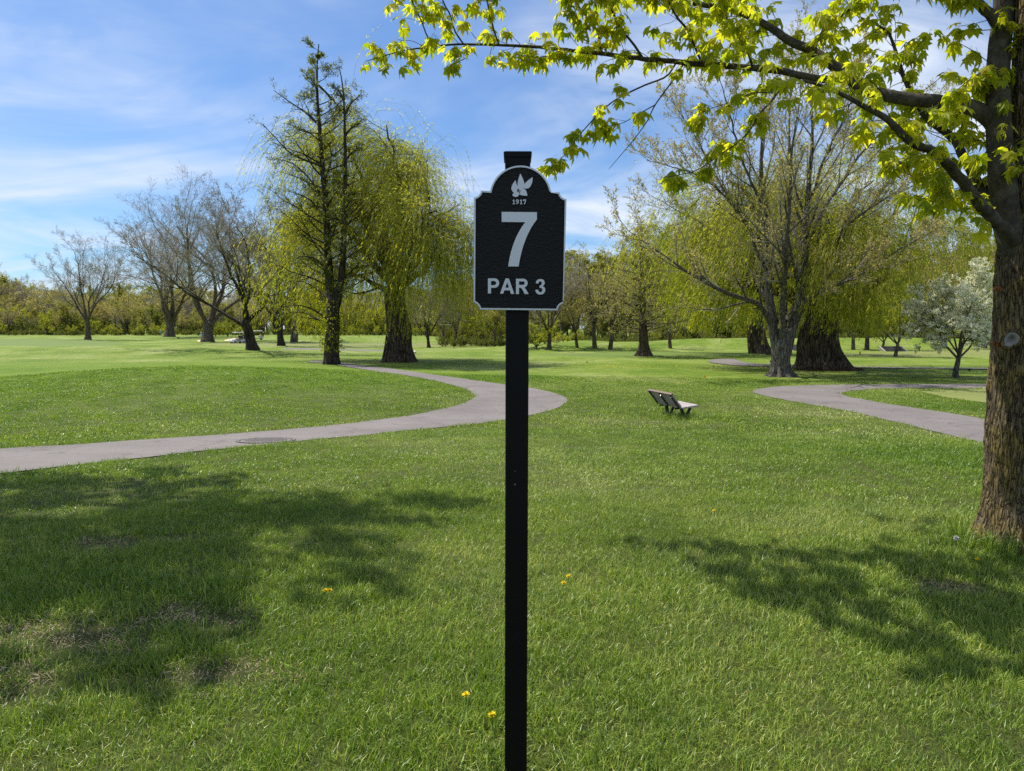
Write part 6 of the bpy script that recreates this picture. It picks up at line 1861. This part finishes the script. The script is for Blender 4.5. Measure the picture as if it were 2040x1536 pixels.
def dandelion(px, py, label, puff=False, s=1.0, tall=.055):
    c = ground(px, py + 4)
    r = thing('dandelion', label, 'flower', c, px * .7, 'dandelions in the lawn')
    mb = MB(); mb.tubes(np.array([[(0, 0, -.01), (.004, 0, tall * .5), (.006, .002, tall)]]), np.array([[.0022, .002, .002]]), 5); mb.build('stalk', M['stem'], r)
    rng = np.random.default_rng(int(px * 7 + py)); mb = MB()
    n = 70
    if puff:
        d = randdir(rng, 160); p = np.repeat(np.array([(.006, .002, tall + .012)]), 160, 0)
        mb.cards(p + d * .004, d, randdir(rng, 160), .017, .006)
    else:
        az = rng.random(n) * 6.28; e = rng.uniform(.05, 1.4, n)
        d = np.stack([np.cos(az) * np.cos(e), np.sin(az) * np.cos(e), np.sin(e) * .7], -1)
        p = np.repeat(np.array([(.006, .002, tall)]), n, 0)
        mb.cards(p, d, np.cross(d, (0, 0, 1.0)) + 1e-3, rng.uniform(.016, .022, n) * s, .0055 * s)
    mb.build('seed_head' if puff else 'flower_head', M['puff' if puff else 'dandelion'], r, False, 'stuff')

def mulch_bed():
    c = ground(1672, 738)
    rng = np.random.default_rng(5)
    n = 2600
    a = rng.random(n) * 6.28; rr = np.sqrt(rng.random(n))
    p = np.stack([c[0] + np.cos(a) * rr * 1.9 - .3, c[1] + np.sin(a) * rr * 1.3 + .6, np.zeros(n)], -1)
    hh = .16 * (1 - rr ** 2)
    p[:, 2] = zg(p[:, 0], p[:, 1]) + hh * rng.random(n) + .02
    mb = MB()
    # the mound of chips
    g = 20; th = np.arange(32) / 32 * 6.283
    v = []; q = []
    for j in range(8):
        r_ = j / 7
        for t in th:
            x = c[0] - .3 + math.cos(t) * r_ * 2.0; y = c[1] + .6 + math.sin(t) * r_ * 1.4
            v.append((x, y, float(zg(x, y)) + .13 * (1 - r_ ** 2) + (-.03 if j == 7 else .012)))
    q = [(j * 32 + i, (j + 1) * 32 + i, (j + 1) * 32 + (i + 1) % 32, j * 32 + (i + 1) % 32) for j in range(7) for i in range(32)]
    mb.add(v, q)
    mb.cards(p, randdir(rng, n) * np.array((1, 1, .4)), randdir(rng, n), rng.uniform(.08, .2, n), rng.uniform(.03, .07, n))
    o = mb.build('bark_mulch', M['mulch'], None, False, 'stuff'); o['label'] = 'red-brown bark mulch heaped at the massive willow foot'; o['category'] = 'mulch'

def foot_grass(base):
    """Longer uncut grass round the maple foot and under the bench."""
    rng = np.random.default_rng(8)
    meshes = [clump_mesh('long_grass_clump', M['blade'], 26, .05, .17, .05, .005, 300 + k, .3) for k in range(4)]
    pts = []
    for i in range(75):
        a = rng.uniform(2.3, 5.6); r = rng.uniform(.40, .62)
        pts.append((base[0] + math.cos(a) * r, base[1] + math.sin(a) * r, 0))
    b = (ground(1370, 839) + ground(1327, 829)) / 2
    for i in range(150): pts.append((b[0] + rng.normal(.1, .45), b[1] + rng.normal(0, .5), 0))
    p = np.array(pts); p[:, 2] = zg(p[:, 0], p[:, 1])
    scatter('long_grass', 'longer uncut grass round the maple foot and under the bench', meshes, p, rng.random(len(p)) * 6.28, rng.uniform(.6, 1.2, len(p)), rng.integers(0, 4, len(p)))['category'] = 'grass'

def far_flowers():
    """The sprinkle of tiny yellow flowers in the lawn beyond the bench: too many to count."""
    rng = np.random.default_rng(3); mb = MB(); n = 260
    px = np.concatenate([rng.normal(1235, 55, 200), rng.uniform(1060, 1450, 60)]); py = np.concatenate([rng.normal(731, 2.2, 200), rng.uniform(722, 760, 60)])
    p = np.array([ground(a, b) for a, b in zip(px, py)]); p[:, 2] += .05
    for k in range(3):
        d = randdir(rng, n) * np.array((1, 1, .3)); mb.cards(p - d * .02, d, randdir(rng, n), .045, .03)
    o = mb.build('lawn_flowers', M['dandelion'], None, False, 'stuff'); o['label'] = 'sprinkle of tiny yellow flowers in the lawn beyond the bench'; o['category'] = 'flowers'

# ------------------------------------------------------------------ build everything
build_sign()
maple_base = big_maple()
shade_maple()
build_bench()
grey_tree()
willows()
tall_tree()
cypress()
blossom_tree()
left_bare_trees()
woodland()
mulch_bed()
scatter_grass()
foot_grass(maple_base)
far_flowers()

def put_people():
    c = ground(474, 685)
    golf_cart('white golf cart with two seated riders, left of the forked bare tree', c, 2.5)
    R = Matrix.Rotation(2.5, 3, 'Z')
    for x, lab, sh in ((-.27, 'person in dark shirt driving the white golf cart', 'shirt_dark'), (.27, 'person in dark shirt in the golf cart passenger seat', 'shirt_dark')):
        v = R @ Vector((x, -.42, -.12)); person(lab, (c[0] + v.x, c[1] + v.y, c[2] + v.z), 2.5, sh, 'khaki', 'sit', 1.72)
    c2 = ground(513, 677); golf_cart('golf cart mostly hidden behind the forked bare tree', c2, 2.0)
    c3 = ground(343, 671.5); c3 = at(345, 671.5, c3[1] * 1.25); c3[2] = zg(c3[0], c3[1]); golf_cart('golf cart behind the bare tree with the leaning limb', c3, 1.2)
    c = ground(402, 680.5); person('golfer in light blue shirt beside the tallest bare tree', c, 2.4, 'shirt_blue', 'khaki', 'swing', 1.76, cap='white')
    c = ground(321, 671.5); person('golfer in light blue shirt left of the hidden golf cart', c, 1.8, 'shirt_blue', 'khaki', 'swing', 1.76, cap='white')
    c = ground(1994, 767); person('person in pink top walking on the path behind the maple trunk', c, 1.3, 'shirt_pink', 'navy', 'stand', 1.68)
put_people()
bird()
marker_flag(1401, 752, .24, 'yellow marker flag nearest the bench', .1)
marker_flag(1420, 728, .2, 'yellow marker flag at the left end of the far path', .5)
marker_flag(1513, 731, .2, 'yellow marker flag left of the grey tree trunk', .0)
marker_flag(1856, 734, .2, 'yellow marker flag left of the blossom tree stem', .3)
marker_flag(1168, 720, .2, 'yellow marker flag in the lawn right of the sign post', .3)
tee_marker(1535, 727, 'white tee marker with dark knob left of the grey trunk')
tee_marker(1585, 728, 'white tee marker with dark knob between grey and willow trunks')
ball_pair()
ramp(1580, 1598, 687, 699, 'dark ramp with pale rails between the grey and willow trunks')
ramp(1764, 1806, 690, 700, 'dark ramp with pale rails beyond the thick bare trunk near the blossom tree')
stake(1713, 708, 700, 'short brown stake on the green right of the willow', 'stake', .06)
stake(1831, 699, 690, 'dark post with small plate on the bank behind the blossom tree', 'black', .06, True)
for px, py, lab in ((1133, 1162, 'upper yellow dandelion of the pair right of the post'), (1121, 1175, 'lower yellow dandelion of the pair right of the post'), (646, 1191, 'left yellow dandelion of the pair in the left shade'), (659, 1191, 'right yellow dandelion of the pair in the left shade'),
                    (1423, 1026, 'lone dandelion in the lawn right of the post, midway to the maple'), (1945, 1126, 'yellow dandelion at the foot of the maple'), (930, 1404, 'yellow dandelion left of the post near the bottom'), (983, 1446, 'dandelion close against the left of the post foot'), (1442, 836, 'tiny dandelion right of the bench')):
    dandelion(px, py, lab, False, 1.0 if py > 900 else 1.6)
dandelion(1905, 1095, 'white dandelion seed head left of the maple foot', True, 1.0, .09)
